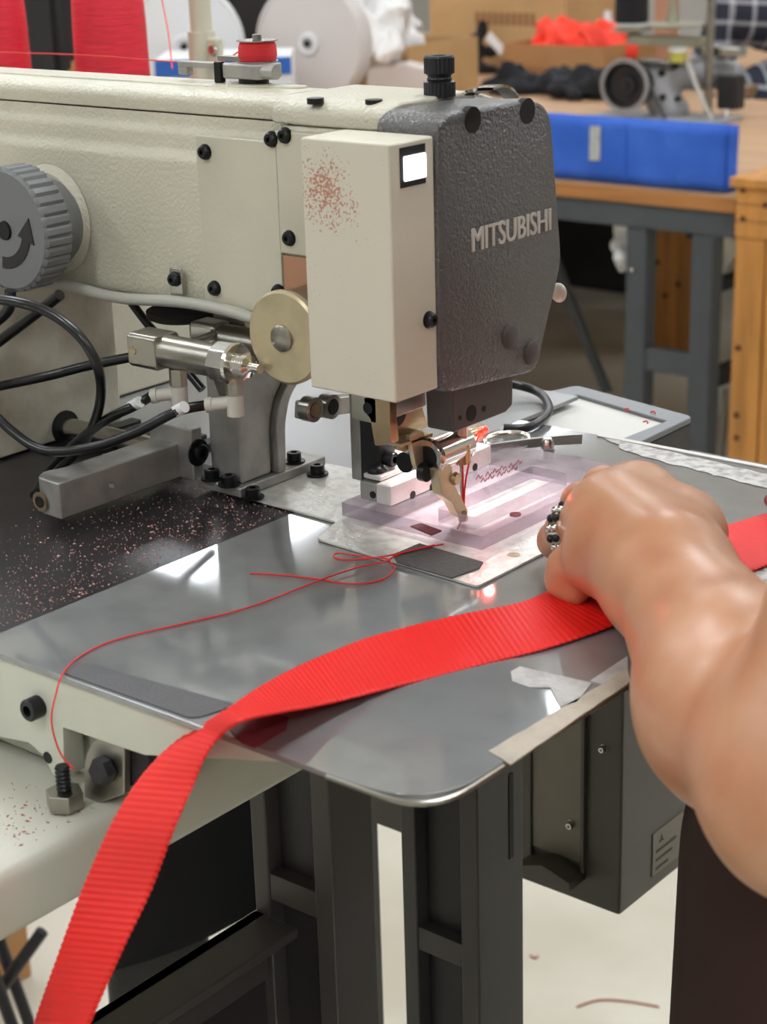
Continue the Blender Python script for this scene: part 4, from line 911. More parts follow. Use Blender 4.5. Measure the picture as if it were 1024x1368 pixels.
def strip(sect, step=0.00042, nv=40, pit=0.0029):
    Lc = spline([s_[0] for s_ in sect], 24); Rc = spline([s_[1] for s_ in sect], 24)
    mid = [(a+b)/2 for a, b in zip(Lc, Rc)]; cum = [0]
    for a, b in zip(mid, mid[1:]): cum.append(cum[-1]+(b-a).length)
    n = int(cum[-1]/step); cum = np.array(cum); ss = np.linspace(0, cum[-1], n)
    La = np.stack([np.interp(ss, cum, [p[k] for p in Lc]) for k in range(3)], 1); Ra = np.stack([np.interp(ss, cum, [p[k] for p in Rc]) for k in range(3)], 1)
    cx_ = Ra-La; cx_ /= np.linalg.norm(cx_, axis=1)[:, None]; md = (La+Ra)/2; tg = np.gradient(md, axis=0); tg /= np.linalg.norm(tg, axis=1)[:, None]
    nr = np.cross(cx_, tg); nr /= np.linalg.norm(nr, axis=1)[:, None]
    if nr[5, 2] < 0: nr = -nr
    vv = np.linspace(0, 1, nv); top = []; bot = []
    ph = ss/pit*2*np.pi
    for j, v_ in enumerate(vv):
        k = (j//1) % 2; amp = 0.00030*(np.sin(ph+np.pi*0.40*(k*2-1)))
        ew = 0.0
        base = La*(1-v_)+Ra*v_
        if j in (0, nv-1): base = base+cx_*((-1 if j == 0 else 1)*0.00035*np.sin(ph))[:, None]
        th = 0.0008 if 0 < j < nv-1 else 0.0003
        top.append(base+nr*(th+amp)[:, None] if True else base); bot.append(base-nr*(th+amp*0.4)[:, None])
    A = np.stack(top+bot[::-1], 1); m_ = A.shape[1]
    vs = A.reshape(-1, 3); i, j = np.meshgrid(np.arange(n-1), np.arange(m_), indexing='ij'); j2 = (j+1) % m_
    F = np.stack([i*m_+j, i*m_+j2, (i+1)*m_+j2, (i+1)*m_+j], -1).reshape(-1, 4)
    me = bpy.data.meshes.new('webbing'); me.from_pydata(vs.tolist(), [], F.tolist()); me.update(); return me
tag(link('webbing_strap', strip(sect), 'webbing', smooth=60), 'bright red ribbed webbing strap draped across the plate and over its edge', 'webbing')

# ================================================================== operator
OP = thing('person', 'operator with bare forearms and dark trousers pressing red webbing onto the plate', 'person', (0.31, 0.10, FLOOR))
prims = []
def cone(a, b, ra, rb, k=0.010): prims.append((a, b, ra, rb, k))
E = ondep(1092, 1052, 0.615); Wr = ondep(900, 782, 0.772)
mid1 = ondep(1000, 940, 0.690)
Sh = np.array([0.345, -0.075, 0.33])
cone(E, mid1, 0.0340, 0.0405, 0.03); cone(mid1, Wr, 0.0395, 0.0265, 0.02)
cone(E, E*0.5+Sh*0.5, 0.036, 0.044, 0.025); cone(E*0.5+Sh*0.5, Sh, 0.046, 0.050, 0.03)
mcp = {'little': onz(803, 748, 0.026), 'ring': onz(800, 705, 0.034), 'middle': onz(822, 678, 0.037), 'index': onz(852, 672, 0.035)}
rad = {'little': 0.0105, 'ring': 0.0118, 'middle': 0.0125, 'index': 0.0125}
for k_, p in mcp.items():
    w_ = Wr*0.86+p*0.14
    cone(w_, p, 0.0215, rad[k_]+0.003, 0.014)
cone(mcp['little'], mcp['index'], 0.0135, 0.0150, 0.012); cone(Wr, (mcp['ring']+mcp['middle'])/2, 0.0235, 0.0185, 0.015)
fing = {'little': [mcp['little'], onz(757, 757, 0.017), onz(752, 776, 0.009), onz(770, 790, 0.007)],
        'ring': [mcp['ring'], onz(757, 708, 0.026), onz(742, 722, 0.016), onz(752, 736, 0.008)],
        'middle': [mcp['middle'], onz(778, 672, 0.030), onz(765, 690, 0.016), onz(772, 702, 0.008)],
        'index': [mcp['index'], onz(805, 650, 0.030), onz(792, 668, 0.016), onz(800, 682, 0.008)]}
fr = {'little': (0.0105, 0.0092, 0.0082, 0.0070), 'ring': (0.0118, 0.0102, 0.0088, 0.0074), 'middle': (0.0122, 0.0105, 0.0090, 0.0076), 'index': (0.0122, 0.0102, 0.0088, 0.0074)}
for k_, c in fing.items():
    for i in range(3): cone(c[i], c[i+1], fr[k_][i], fr[k_][i+1], 0.004)
for k_, p in mcp.items():
    kp = np.array(p)+np.array([-0.004, 0.0, 0.0065]); cone(kp, kp+np.array([-0.004, 0.002, -0.002]), 0.0088, 0.0080, 0.006)
th = [Wr*0.55+onz(915, 722, 0.029)*0.45, onz(908, 714, 0.029), onz(892, 704, 0.016), onz(880, 712, 0.010)]
cone(mcp['index'], th[1], 0.0155, 0.0175, 0.014)
for i in range(3): cone(th[i], th[i+1], (0.021, 0.0175, 0.0120)[i], (0.0175, 0.0120, 0.0085)[i], (0.014, 0.012, 0.004)[i])
parts_ = [sdf_mesh('arm', prims, 0.01, 0.0024)]
# right arm, out at the edge of the frame
prims = []
RW = np.array([0.235, 0.225, 0.045]); RE = np.array([0.36, 0.34, 0.02]); RS = np.array([0.345, 0.275, 0.33])
cone(RE, RW, 0.040, 0.026, 0.02); cone(RE, RS, 0.042, 0.05, 0.02)
tips = [(0.145, 0.118), (0.150, 0.140), (0.158, 0.160), (0.168, 0.178)]
for i, (tx, ty) in enumerate(tips):
    mc = np.array([0.190+i*0.006, 0.165+i*0.018, 0.036]); pi_ = np.array([tx+0.016, ty+0.022, 0.034]); tp_ = np.array([tx, ty, 0.009])
    cone(RW, mc, 0.02, 0.012, 0.012); cone(mc, pi_, 0.0115, 0.0100, 0.004); cone(pi_, tp_, 0.0095, 0.0070, 0.004)
cone(np.array([0.205, 0.185, 0.030]), np.array([0.178, 0.125, 0.018]), 0.016, 0.011, 0.008); cone(np.array([0.178, 0.125, 0.018]), np.array([0.160, 0.108, 0.010]), 0.0105, 0.0075, 0.004)
parts_.append(sdf_mesh('right_arm', prims, 0.01, 0.0032))
tp_ = V(onz(1024, 672, 0.009)); B().sphere(tp_+Vector((0.002, 0.004, 0.001)), 0.0065, 14, sc=(0.8, 1.0, 0.7)).out('fingernail', 'nail', OP)
prims = []
cone((0.345, 0.10, 0.34), (0.325, 0.10, 0.44), 0.055, 0.055, 0.02); cone((0.32, 0.10, 0.50), (0.315, 0.10, 0.58), 0.075, 0.085, 0.02); cone((0.29, 0.10, 0.47), (0.285, 0.10, 0.48), 0.055, 0.055, 0.02); cone((0.233, 0.10, 0.52), (0.227, 0.10, 0.515), 0.012, 0.013, 0.01)
cone(Sh, RS, 0.045, 0.045, 0.03); cone((0.345, 0.10, 0.33), (0.335, 0.10, -0.1), 0.08, 0.09, 0.04)
for sgn in (-1, 1): cone((0.325, 0.10+0.085*sgn, 0.535), (0.330, 0.10+0.088*sgn, 0.51), 0.016, 0.012, 0.01)
parts_.append(sdf_mesh('head', prims, 0.02, 0.009))
bmb = bmesh.new()
for me in parts_: bmb.from_mesh(me)
me = bpy.data.meshes.new('body'); bmb.to_mesh(me); bmb.free(); me.shade_smooth()
body = link('body', me, 'skin', OP, smooth=0); body.data.shade_smooth(); smooth_mod(body, 5)
# clothes
LEGP = ondep(888, 1200, 0.84)+0.095*_r2
prims = []
for lx_, ly_ in ((float(LEGP[0]), float(LEGP[1])), (float(LEGP[0])+0.02, float(LEGP[1])+0.19)):
    cone((lx_+0.005, ly_+0.005, -0.112), (lx_, ly_, -0.45), 0.095, 0.096, 0.03); cone((lx_, ly_, -0.45), (lx_+0.02, ly_, FLOOR+0.09), 0.096, 0.080, 0.02)
    B().box((lx_-0.06, ly_-0.045, FLOOR), (lx_+0.11, ly_+0.045, FLOOR+0.085)).out('shoe', 'black_rubber', OP, bev=0.02)
cone((0.325, 0.02, -0.12), (0.325, 0.18, -0.12), 0.11, 0.11, 0.04)
link('trousers', sdf_mesh('trousers', prims, 0.02, 0.012), 'trousers', OP, smooth=0)
prims = []
cone((0.335, 0.03, -0.10), (0.335, 0.17, -0.10), 0.115, 0.115, 0.04); cone((0.335, 0.03, 0.08), (0.335, 0.18, 0.08), 0.115, 0.115, 0.04); cone((0.345, 0.0, 0.29), (0.345, 0.20, 0.29), 0.095, 0.095, 0.05)
cone(Sh, Sh*0.62+E*0.38, 0.068, 0.060, 0.02); cone(RS, RS*0.62+RE*0.38, 0.068, 0.058, 0.02)
link('shirt', sdf_mesh('shirt', prims, 0.02, 0.014), 'shirt', OP, smooth=0)
prims = []
cone((0.345, 0.10, 0.60), (0.345, 0.10, 0.56), 0.098, 0.095, 0.02); cone((0.375, 0.10, 0.56), (0.395, 0.10, 0.44), 0.075, 0.05, 0.03)
link('hair', sdf_mesh('hair', prims, 0.02, 0.010), 'hair', OP, smooth=0)
for sgn in (-1, 1): B().sphere((0.240, 0.10+0.032*sgn, 0.545), 0.011, 12).out('eye', 'white_plastic', OP)
B().sphere((0.242, 0.10, 0.478), 0.014, 12, sc=(0.5, 1.5, 0.5)).out('mouth', 'tape_maroon', OP)
# finger ring
RG = thing('finger_ring', 'chunky silver ring on the operator\'s finger', 'ring', onz(760, 708, 0.027))
ra0 = V(mcp['ring']); rb0 = V(fing['ring'][1]); rc_ = ra0.lerp(rb0, 0.80); rd = (rb0-ra0).normalized()
sa = rd.orthogonal().normalized(); sb = rd.cross(sa); loops = []
for k in range(4):
    rr2, off = ((0.0108, -0.0042), (0.0126, -0.0036), (0.0126, 0.0036), (0.0108, 0.0042))[k]
    loops.append([rc_+rd*off+(sa*math.cos(2*math.pi*i/32)+sb*math.sin(2*math.pi*i/32))*rr2 for i in range(32)])
B().rings(loops, cap=False).out('band', 'silver', RG)
vw = (V(CAM)-rc_); vw = (vw-rd*vw.dot(rd)).normalized(); vs2 = rd.cross(vw)
for k in range(7):
    a = R(-60+k*22); q = rc_+(vw*math.cos(a)+vs2*math.sin(a))*0.0126
    for s_ in (-1, 1): B().sphere(q+rd*0.0021*s_, 0.0021, 10).out('stud', 'silver' if k % 2 else 'black_oxide', RG)

# ================================================================== thread stand with cones behind the arm
ts = V(ondep(270, 60, 1.62))
TS = thing('thread_stand', 'cream thread stand pole with a clamp collar behind the machine arm', 'thread stand', (ts.x, ts.y, ZT))
zst = 0.10
pb2 = V(ondep(150, 90, 1.62)); pb1 = V(ondep(-8, 90, 1.62))
dirs = (pb2-pb1); dirs.z = 0
B().cyl((ts.x, ts.y, ZT+0.0), (ts.x, ts.y, ts.z+0.012), 0.0125).out('lower_tube', 'cream_plain', TS)
B().cyl((ts.x, ts.y, ts.z+0.012), (ts.x, ts.y, 0.75), 0.0098).out('upper_tube', 'cream_plain', TS)
p = V(ondep(287, 64, 1.61)); b = B(); b.box((p.x-0.006, p.y-0.005, p.z-0.018), (p.x+0.008, p.y+0.004, p.z+0.009)); b.out('clamp', 'cream_plain', TS, bev=0.003)
B().cyl(p+Vector((0.004, -0.005, -0.001)), p+Vector((0.004, -0.009, -0.001)), 0.004).out('clamp_screw', 'steel', TS)
c1 = Vector((pb1.x, pb1.y, zst)); c2 = Vector((pb2.x, pb2.y, zst))
B().bar(c1-dirs.normalized()*0.06-Vector((0, 0, .006)), Vector((ts.x, ts.y, zst-.006)), 0.09, 0.008).out('cone_shelf', 'cream_plain', TS, bev=0.002)
def thread_cone(c, label, m='cone_red', r=0.034, h=0.18, group=None, parent=None):
    t_ = thing('thread_cone', label, 'thread cone', c, group)
    B().lathe(c+Vector((0, 0, 0.0)), c+Vector((0, 0, h)), [(0, r*0.95), (0.006, r*0.95), (0.008, r*0.5), (h, r*0.3)], 28).out('core', 'white_plastic', t_)
    B().lathe(c+Vector((0, 0, 0.009)), c+Vector((0, 0, h-.008)), [(0, r*0.96), (0.01, r), (h*0.55, r*0.965), (h*0.86, r*0.90), (h-0.02, r*0.8)], 40).out('thread_winding', m, t_)
    return t_
thread_cone(c2, 'tall cone of red thread standing next to the cream pole')
thread_cone(c1, 'cone of red thread farther from the cream pole')

# ================================================================== background: workbench
ZB = -0.30
WB = thing('workbench', 'long wooden workbench on a grey steel frame in the background', 'workbench', (-2.5, 3.4, FLOOR))
BX0, BX1, BY0, BY1 = -6.2, -1.225, 2.55, 5.6
B().prism([(BX0, BY0+0.004), (BX1, BY0+0.004), (BX1, 4.05), (-2.15, 4.05), (-2.15, BY1), (BX0, BY1)], 'z', ZB-0.032, ZB).out('bench_top', 'wood_bench', WB, bev=0.002)
B().box((BX0, BY0-0.004, ZB-0.032), (BX1+0.002, BY0+0.0035, ZB-0.004)).out('edge_strip', 'wood_edge', WB)
B().box((BX0, BY0+0.005, ZB-0.085), (BX1, BY0+0.045, ZB-0.033)).out('front_rail', 'bench_steel', WB, bev=0.003)
B().box((BX1-0.05, BY0+0.05, ZB-0.085), (BX1, 4.0, ZB-0.033)).out('side_rail', 'bench_steel', WB, bev=0.003)
def bleg(x, y, w_=0.052, d=0.045): B().box((x, y, FLOOR), (x+w_, y+d, ZB-0.086)).out('leg', 'bench_steel', WB, bev=0.004)
l_a = float(ony(836, 300, BY0)[0]); l_b = float(ony(922, 300, BY0)[0])
bleg(l_a-0.006, BY0+0.01, 0.05); bleg(l_b, BY0+0.005, 0.052); bleg(-4.2, BY0+0.01); bleg(BX1-0.06, 3.95); bleg(-2.25, BY1-0.1); bleg(-6.1, BY0+0.01)
zc = float(ony(880, 482, BY0)[2]); B().box((l_a+0.045, BY0+0.012, zc-0.03), (l_b-0.001, BY0+0.04, zc+0.02)).out('cross_bar', 'bench_steel', WB, bev=0.003)
for u, v in ((828, 361), (843, 361)):
    p = ony(u, v, BY0+0.005); B().sphere((p[0], BY0+0.008, p[2]), 0.006, 10).out('bolt', 'steel', WB)
B().bar(ony(902, 272, BY0+0.08), ony(922, 316, BY0+0.05), 0.012, 0.012).out('brace', 'black_metal', WB)
# wooden post panel behind the leg
YP = float(onz(900, 468, FLOOR)[1]); pw0 = ony(872, 300, YP); pw1 = ony(926, 300, YP)
WP = thing('wooden_partition', 'orange pine board partition standing under the workbench', 'board', ((pw0[0]+pw1[0])/2, YP+0.02, FLOOR))
wd = (pw1[0]-pw0[0])
for k in range(3): B().box((pw0[0]+wd*k/3, YP, FLOOR), (pw0[0]+wd*(k+0.985)/3, YP+0.035, ZB-0.033)).out('plank', 'wood', WP, bev=0.003)
for u, v in ((878, 350), (905, 380), (888, 395)):
    p = ony(u, v, YP); B().cyl((p[0], YP-0.0015, p[2]), (p[0], YP+0.001, p[2]), 0.009, seg=12).out('knot', 'knot', WP)
# dark boxes added to darken the space under the bench
for k, (xx, yy, wx2, hh, mm, lb_) in enumerate(((-2.75, 4.55, 0.62, 0.5, 'boxdark', 'dark box added to darken the space under the bench beside the wooden partition'), (-3.5, 4.5, 0.7, 0.56, 'boxdark', 'dark box added to darken the space under the bench behind the machine head'), (-3.2, 5.05, 0.9, 0.55, 'boxdark', 'wide dark box added to darken the space farthest back under the bench'), (-4.4, 4.4, 0.8, 0.5, 'boxdark', 'dark box added to darken the space under the bench behind the sewing arm'))):
    t_ = thing('dark_filler_box', lb_, 'box', (xx, yy, FLOOR))
    B().box((xx-wx2/2, yy, FLOOR), (xx+wx2/2, yy+0.4, FLOOR+hh)).out('body', mm, t_, bev=0.01); B().box((xx-wx2/2-.01, yy-.01, FLOOR+hh), (xx+wx2/2+.01, yy+0.41, FLOOR+hh+.03)).out('lid', mm, t_, bev=0.006)
pt = ony(765, 335, 3.1); B_ = B().bar((pt[0]-0.12, 3.05, ZB-0.1), (pt[0]+0.14, 3.05, ZB-0.62), 0.02, 0.02)
tag(B_.out('steel_strut', 'bench_steel'), 'thin dark steel strut slanting under the workbench', 'strut')
pc_ = ony(824, 312, 2.62)
prims = []
for k in range(9): a = np.array([pc_[0]+RNG.normal()*0.014, 2.64+RNG.normal()*0.01, pc_[2]+0.075-k*0.018]); prims.append((a, a+RNG.normal(size=3)*0.012, 0.016, 0.018, 0.012))
tag(link('white_rag', sdf_mesh('white_rag', prims, 0.01, 0.005), 'white_fabric', smooth=0), 'white rag hanging under the bench beside the grey leg', 'cloth')
# motor with pulley right of the leg
pm = ony(965, 330, 2.85)
t_ = thing('machine_motor', 'dark motor with a pale pulley wheel mounted under the bench', 'motor', pm)
B().lathe((pm[0]-0.01, 2.86, pm[2]), (pm[0]-0.01, 2.82, pm[2]), [(0, 0.062), (0.008, 0.062), (0.012, 0.05), (0.02, 0.05), (0.02, 0.035), (0.015, 0.02)], 28).out('pulley', 'stainless', t_)
B().cyl((pm[0], 2.87, pm[2]), (pm[0], 3.1, pm[2]), 0.075).out('housing', 'boxdark', t_); B().box((pm[0]-.05, 2.9, pm[2]+.05), (pm[0]+.05, 3.05, ZB-.033)).out('mount', 'boxdark', t_)
t_ = thing('treadle_bar', 'dark pedal bar with steel knobs beside the bench leg', 'pedal', ony(960, 510, 2.75))
p0, p1 = ony(950, 505, 2.7), ony(985, 492, 2.85); B().bar(p0, p1, 0.03, 0.04).out('bar', 'boxdark', t_)
for u, v in ((948, 512), (948, 385)): p = ony(u, v, 2.7); B().sphere(p, 0.012, 12).out('knob', 'steel', t_)
B().bar(ony(968, 520, 2.8), (ony(968, 520, 2.8)[0], 2.8, FLOOR), 0.012, 0.012, up=(1, 0, 0)).out('rod', 'steel', t_)
B().bar(ony(948, 385, 2.7), ony(948, 512, 2.7), 0.01, 0.01, up=(1, 0, 0)).out('rod', 'boxdark', t_)
# blue fabric bin
bz = float(ony(970, 170, BY0+0.03)[2]); bxr_ = float(ony(970, 200, BY0+0.03)[0]); bxl = bxr_-0.62
BB = thing('fabric_bin', 'long royal blue fabric bin on the front of the workbench', 'bin', ((bxl+bxr_)/2, BY0+0.15, ZB))
y0_, y1_ = BY0+0.03, BY0+0.07
def wavy(lo, hi, axis):   # gently buckled wall
    g = B(); nseg = 36; rows = []
    for i in range(nseg+1):
        t_ = i/nseg; r_ = []
        for j in range(7):
            s_ = j/6; wv = 0.004*math.sin(t_*19+s_*2)*math.sin(math.pi*min(1, s_*1.1))+0.003*math.sin(t_*43+1)*s_
            if axis == 'x': r_.append((lo[0]+(hi[0]-lo[0])*t_, lo[1]+wv, lo[2]+(hi[2]-lo[2])*s_))
            else: r_.append((lo[0]+wv*0.3, lo[1]+(hi[1]-lo[1])*t_, lo[2]+(hi[2]-lo[2])*s_))
        rows.append([g.bm.verts.new(p) for p in r_])
    for i in range(nseg):
        for j in range(6): g.bm.faces.new((rows[i][j], rows[i+1][j], rows[i+1][j+1], rows[i][j+1]))
    return g
for nm, lo, hi, ax in (('front_wall', (bxl, y0_, ZB+0.002), (bxr_, y0_, bz), 'x'), ('back_wall', (bxl, y1_, ZB+0.002), (bxr_, y1_, bz), 'x'), ('end_wall', (bxr_, y0_, ZB+0.002), (bxr_, y1_, bz), 'y'), ('end_wall', (bxl, y0_, ZB+0.002), (bxl, y1_, bz), 'y')):
    o_ = wavy(lo, hi, ax).out(nm, 'blue_fabric', BB); s_ = o_.modifiers.new('s', 'SOLIDIFY'); s_.thickness = 0.006
B().box((bxl, y0_, ZB+0.0005), (bxr_, y1_, ZB+0.004)).out('bottom', 'blue_fabric', BB)
for u in (836, 900):
    p = ony(u, 210, y0_-0.004); B().box((p[0]-0.0015, y0_-0.008, ZB+0.005), (p[0]+0.0015, y0_-0.0035, bz-0.003)).out('seam', 'blue_fabric', BB)
B().tube([(bxl, y0_-0.004, bz-0.018), (bxr_, y0_-0.004, bz-0.018)], 0.0022, sub=1, seg=6).out('hem', 'blue_fabric', BB)
q = ypoly([(789, 168), (803, 168), (802, 214), (788, 214)], y0_-0.009); B().prism(q, 'y', y0_-0.0135, y0_-0.012).out('tape_tag', 'tape_white', BB, label='whitish tape tag')
# background sewing machine
gm = V(onz(890, 163, ZB))
GM = thing('sewing_machine', 'old grey sewing machine with a large dark hand wheel on the workbench', 'sewing machine', (gm.x, gm.y, ZB))
wcn = V(ondep(839, 112, (gm-V(CAM)).length*1.0)); dpt = (gm-V(CAM)).dot(V(_f))
def at(u, v, dd=0.0): return V(ondep(u, v, dpt+dd))
axv = Vector((0.12, -0.99, 0)).normalized()
c = at(839, 113)
whl = B().lathe(c-axv*0.03, c+axv*0.03, [(0, 0.05), (0.005, 0.062), (0.05, 0.065), (0.055, 0.062), (0.055, 0.054), (0.04, 0.05), (0.04, 0.03), (0.05, 0.028), (0.05, 0.012), (0.058, 0.010)], 36).out('hand_wheel', 'black_metal', GM)
B().lathe(c+axv*0.022, c+axv*0.0262, [(0, 0.0660), (0.001, 0.0700), (0.0065, 0.0690), (0.0068, 0.0600), (0.0055, 0.0590)], 36, cap=False).out('rim', 'machine_grey', whl)
prims = []
def gc(u0, v0, u1, v1, r0, r1, d0=0.05, d1=0.05): prims.append((at(u0, v0, d0), at(u1, v1, d1), r0, r1, 0.02))
gc(868, 105, 895, 150, 0.045, 0.05); gc(868, 100, 935, 100, 0.042, 0.04); gc(935, 98, 975, 100, 0.038, 0.036); gc(975, 100, 972, 130, 0.03, 0.024)
me = sdf_mesh('gm', [(np.array(a), np.array(b_), r0, r1, k) for a, b_, r0, r1, k in prims], 0.02, 0.007)
link('body', me, 'machine_grey', GM, smooth=0)
B().box((gm.x-0.22, gm.y-0.05, ZB+0.0005), (gm.x+0.16, gm.y+0.12, ZB+0.012)).out('base', 'machine_grey', GM, bev=0.008)
p = at(885, 82, 0.0); B().box((p.x-0.06, p.y-0.03, p.z-0.008), (p.x+0.03, p.y+0.04, p.z+0.006)).out('top_lid', 'steel', GM, bev=0.004)
p = at(905, 75, -0.01); B().cyl(p-Vector((0, 0, .015)), p+Vector((0, 0, .012)), 0.022).out('oil_glass', 'yellow_oil', GM); B().cyl(p+Vector((0, 0, .0125)), p+Vector((0, 0, .022)), 0.024).out('oil_cap', 'white_plastic', GM)
for u, v in ((883, 98), (884, 130), (904, 132), (900, 88)): p = at(u, v, -0.005); B().cyl(p, p+axv*-0.01, 0.008).out('port', 'dark_hole', GM)
p = at(975, 115, -0.02); B().box((p.x-0.03, p.y-0.02, p.z-0.06), (p.x+0.03, p.y+0.03, p.z+0.03)).out('face_plate', 'black_metal', GM, bev=0.006)
p = at(968, 72, -0.02); B().box((p.x-0.06, p.y-0.02, p.z-0.008), (p.x+0.05, p.y+0.03, p.z+0.02)).out('tension_unit', 'steel', GM, bev=0.006)
B().tube([at(918, 82, -.03), at(928, 110, -.04), at(938, 135, -.05), at(950, 160, -.05)], 0.006).out('cable', 'cable_grey', GM)
B().tube([at(866, 112, -.04), at(888, 160, -.04)], 0.004, sub=1).out('drive_belt', 'black_rubber', GM)
B().cyl(at(970, 130, -.01), at(970, 158, -.01), 0.006).out('needle_bar', 'steel', GM)
# its thread stand
ps0 = V(onz(945, 160, ZB)); dps = (ps0-V(CAM)).dot(V(_f))
def at2(u, v, dd=0.0): return V(ondep(u, v, dps+dd))
T2 = thing('thread_stand', 'grey pole thread stand with olive spool trays above the old machine', 'thread stand', (ps0.x, ps0.y, ZB))
tp2 = at2(946, -60); B().cyl((ps0.x, ps0.y, ZB+0.0005), (ps0.x, ps0.y, tp2.z), 0.011).out('pole', 'stainless', T2)
p0, p1 = at2(838, 52), at2(948, 57); B().bar(p0, p1, 0.06, 0.025).out('cross_arm', 'olive', T2, bev=0.003)
p = at2(897, 32); B().lathe(p-Vector((0, 0, .012)), p+Vector((0, 0, .1)), [(0, 0.02), (0.008, 0.085), (0.012, 0.085), (0.016, 0.02), (0.04, 0.012), (0.1, 0.005)], 28).out('spool_tray', 'olive', T2)
p = at2(843, 38); B().lathe(p-Vector((0, 0, .012)), p+Vector((0, 0, .1)), [(0, 0.02), (0.008, 0.055), (0.012, 0.055), (0.016, 0.02), (0.02, 0.012)], 28).out('spool_tray', 'olive', T2)
p = at2(949, 97); B().sphere(p, 0.02, 12, sc=(0.6, 0.6, 1)).out('clamp', 'white_plastic', T2)
thread_cone(at2(843, 35)-Vector((0, 0, -.002)), 'black thread cone on the thread stand over the old machine', 'black_fabric', 0.045, 0.2)
p = V(onz(812, 98, ZB)); dd_ = (p-V(CAM)).dot(V(_f)); q0 = V(ondep(811, 48, dd_))
t_ = thing('white_bottle', 'small white bottle between the red fabric box and the thread stand', 'bottle', (q0.x, q0.y, ZB))
B().lathe((q0.x, q0.y, ZB+0.0005), (q0.x, q0.y, q0.z+0.1), [(0, 0.02), (0.002, 0.024), (q0.z-ZB+0.04, 0.024), (q0.z-ZB+0.055, 0.012), (q0.z-ZB+0.08, 0.012)], 20).out('body', 'white_plastic', t_)
# cardboard boxes
def carton(name, corner_px, wpx, hpx, depth_m, m, label, flap=True, group=None, marks=None, zb=ZB):
    a = V(onz(corner_px[0], corner_px[1], zb)); dd = (a-V(CAM)).dot(V(_f)); sc_ = dd/FPX; w_ = wpx*sc_/0.769; h_ = hpx*sc_/0.95
    t_ = thing(name, label, 'box', (a.x+w_/2, a.y+depth_m/2, zb), group)
    x0, x1, y0, y1, z0, z1 = a.x, a.x+w_, a.y, a.y+depth_m, zb+0.0005, zb+h_; th_ = 0.006
    for nm, lo, hi in (('front_panel', (x0, y0, z0), (x1, y0+th_, z1)), ('back_panel', (x0, y1-th_, z0), (x1, y1, z1)), ('side_panel', (x0, y0+th_, z0), (x0+th_, y1-th_, z1)), ('side_panel', (x1-th_, y0+th_, z0), (x1, y1-th_, z1)), ('bottom_panel', (x0+th_, y0+th_, z0), (x1-th_, y1-th_, z0+th_))):
        B().box(lo, hi).out(nm, m, t_)
    if marks:
        for k in range(marks[2]):
            B().box((x0+w_*(marks[0]+k*0.045), y0-0.0012, z0+h_*marks[1]), (x0+w_*(marks[0]+k*0.045+0.03), y0-0.0002, z0+h_*(marks[1]+0.12))).out('printed_mark', 'card_print', t_)
    return x0, x1, y0, y1, z0, z1
def heap(name, c, ext, n, r, m, label, cat='fabric', vox=0.012, k=0.02):
    pr_ = []
    for _ in range(n):
        a = np.array(c)+(RNG.random(3)-0.5)*np.array(ext); d_ = RNG.normal(size=3); d_ /= np.linalg.norm(d_); b_ = a+d_*np.array([1, 1, 0.4])*r*2.2
        pr_.append((a, b_, r*(0.6+0.6*RNG.random()), r*(0.4+0.5*RNG.random()), k))
    fo_ = RNG.normal(size=(6, 3))*np.array([1, 1, 0.5]); fo_ *= (46/np.linalg.norm(fo_, axis=1))[:, None]
    def fold(X, Y, Z): return sum(r*0.24*np.abs(np.sin(f_[0]*X+f_[1]*Y+f_[2]*Z)) for f_ in fo_)-r*0.75
    me = sdf_mesh(name, pr_, k, vox, fold); zmin = c[2]-ext[2]/2
    for v in me.vertices: v.co.z = max(v.co.z, zmin)
    return tag(link(name, me, m, smooth=0), label, cat)
bx = carton('cardboard_box', (672, 110), 120, 48, 0.32, 'cardboard_dark', 'open cardboard box filled with red fabric on the workbench', marks=(0.25, 0.3, 12))
heap('red_fabric', ((bx[0]+bx[1])/2, (bx[2]+bx[3])/2, bx[5]-0.01), ((bx[1]-bx[0])*0.62, 0.16, 0.07), 26, 0.045, 'red_fabric', 'heap of bright red fabric spilling out of an open cardboard box', k=0.03)
bx2 = carton('cardboard_box', (575, 88), 165, 125, 0.35, 'cardboard', 'tall closed cardboard box behind the box of red fabric', marks=(0.35, 0.42, 10))
B().box((bx2[0], bx2[2], bx2[5]+.0005), (bx2[1], bx2[3], bx2[5]+0.006)).out('box_lid', 'cardboard').parent = None
lid = bpy.data.objects['box_lid']; tag(lid, 'flat cardboard lid closing the tall box behind the red fabric', 'box lid')
bx3 = carton('cardboard_box', (445, 125), 100, 62, 0.35, 'cardboard', 'open cardboard box draped with white fabric behind the machine head', marks=None)
heap('white_fabric', ((bx3[0]+bx3[1])/2-0.14, (bx3[2]+bx3[3])/2-0.14, bx3[5]+0.04), ((bx3[1]-bx3[0])*1.1, 0.2, 0.2), 46, 0.065, 'white_fabric', 'crumpled white fabric heaped over the open cardboard box', k=0.05)
pk = V(onz(570, 118, ZB)); dk = (pk-V(CAM)).dot(V(_f)); pk2 = V(ondep(520, 100, dk-0.32))
tag(B().prism([(pk2.x-0.10, ZB+0.0005), (pk2.x+0.16, ZB+0.0005), (pk2.x+0.15, ZB+0.10), (pk2.x+0.05, ZB+0.115), (pk2.x-0.09, ZB+0.095)], 'y', pk2.y, pk2.y+0.05).out('paper_packet', 'pale_plastic', bev=0.01), 'pale printed paper packet leaning on the box with white fabric', 'packet')
pbg = V(onz(655, 92, ZB)); db = (pbg-V(CAM)).dot(V(_f))
heap('black_bag', (pbg.x, pbg.y-0.13, ZB+0.065), (0.08, 0.03, 0.13), 14, 0.035, 'black_fabric', 'black bag with a white tag beside the red fabric box', 'bag')
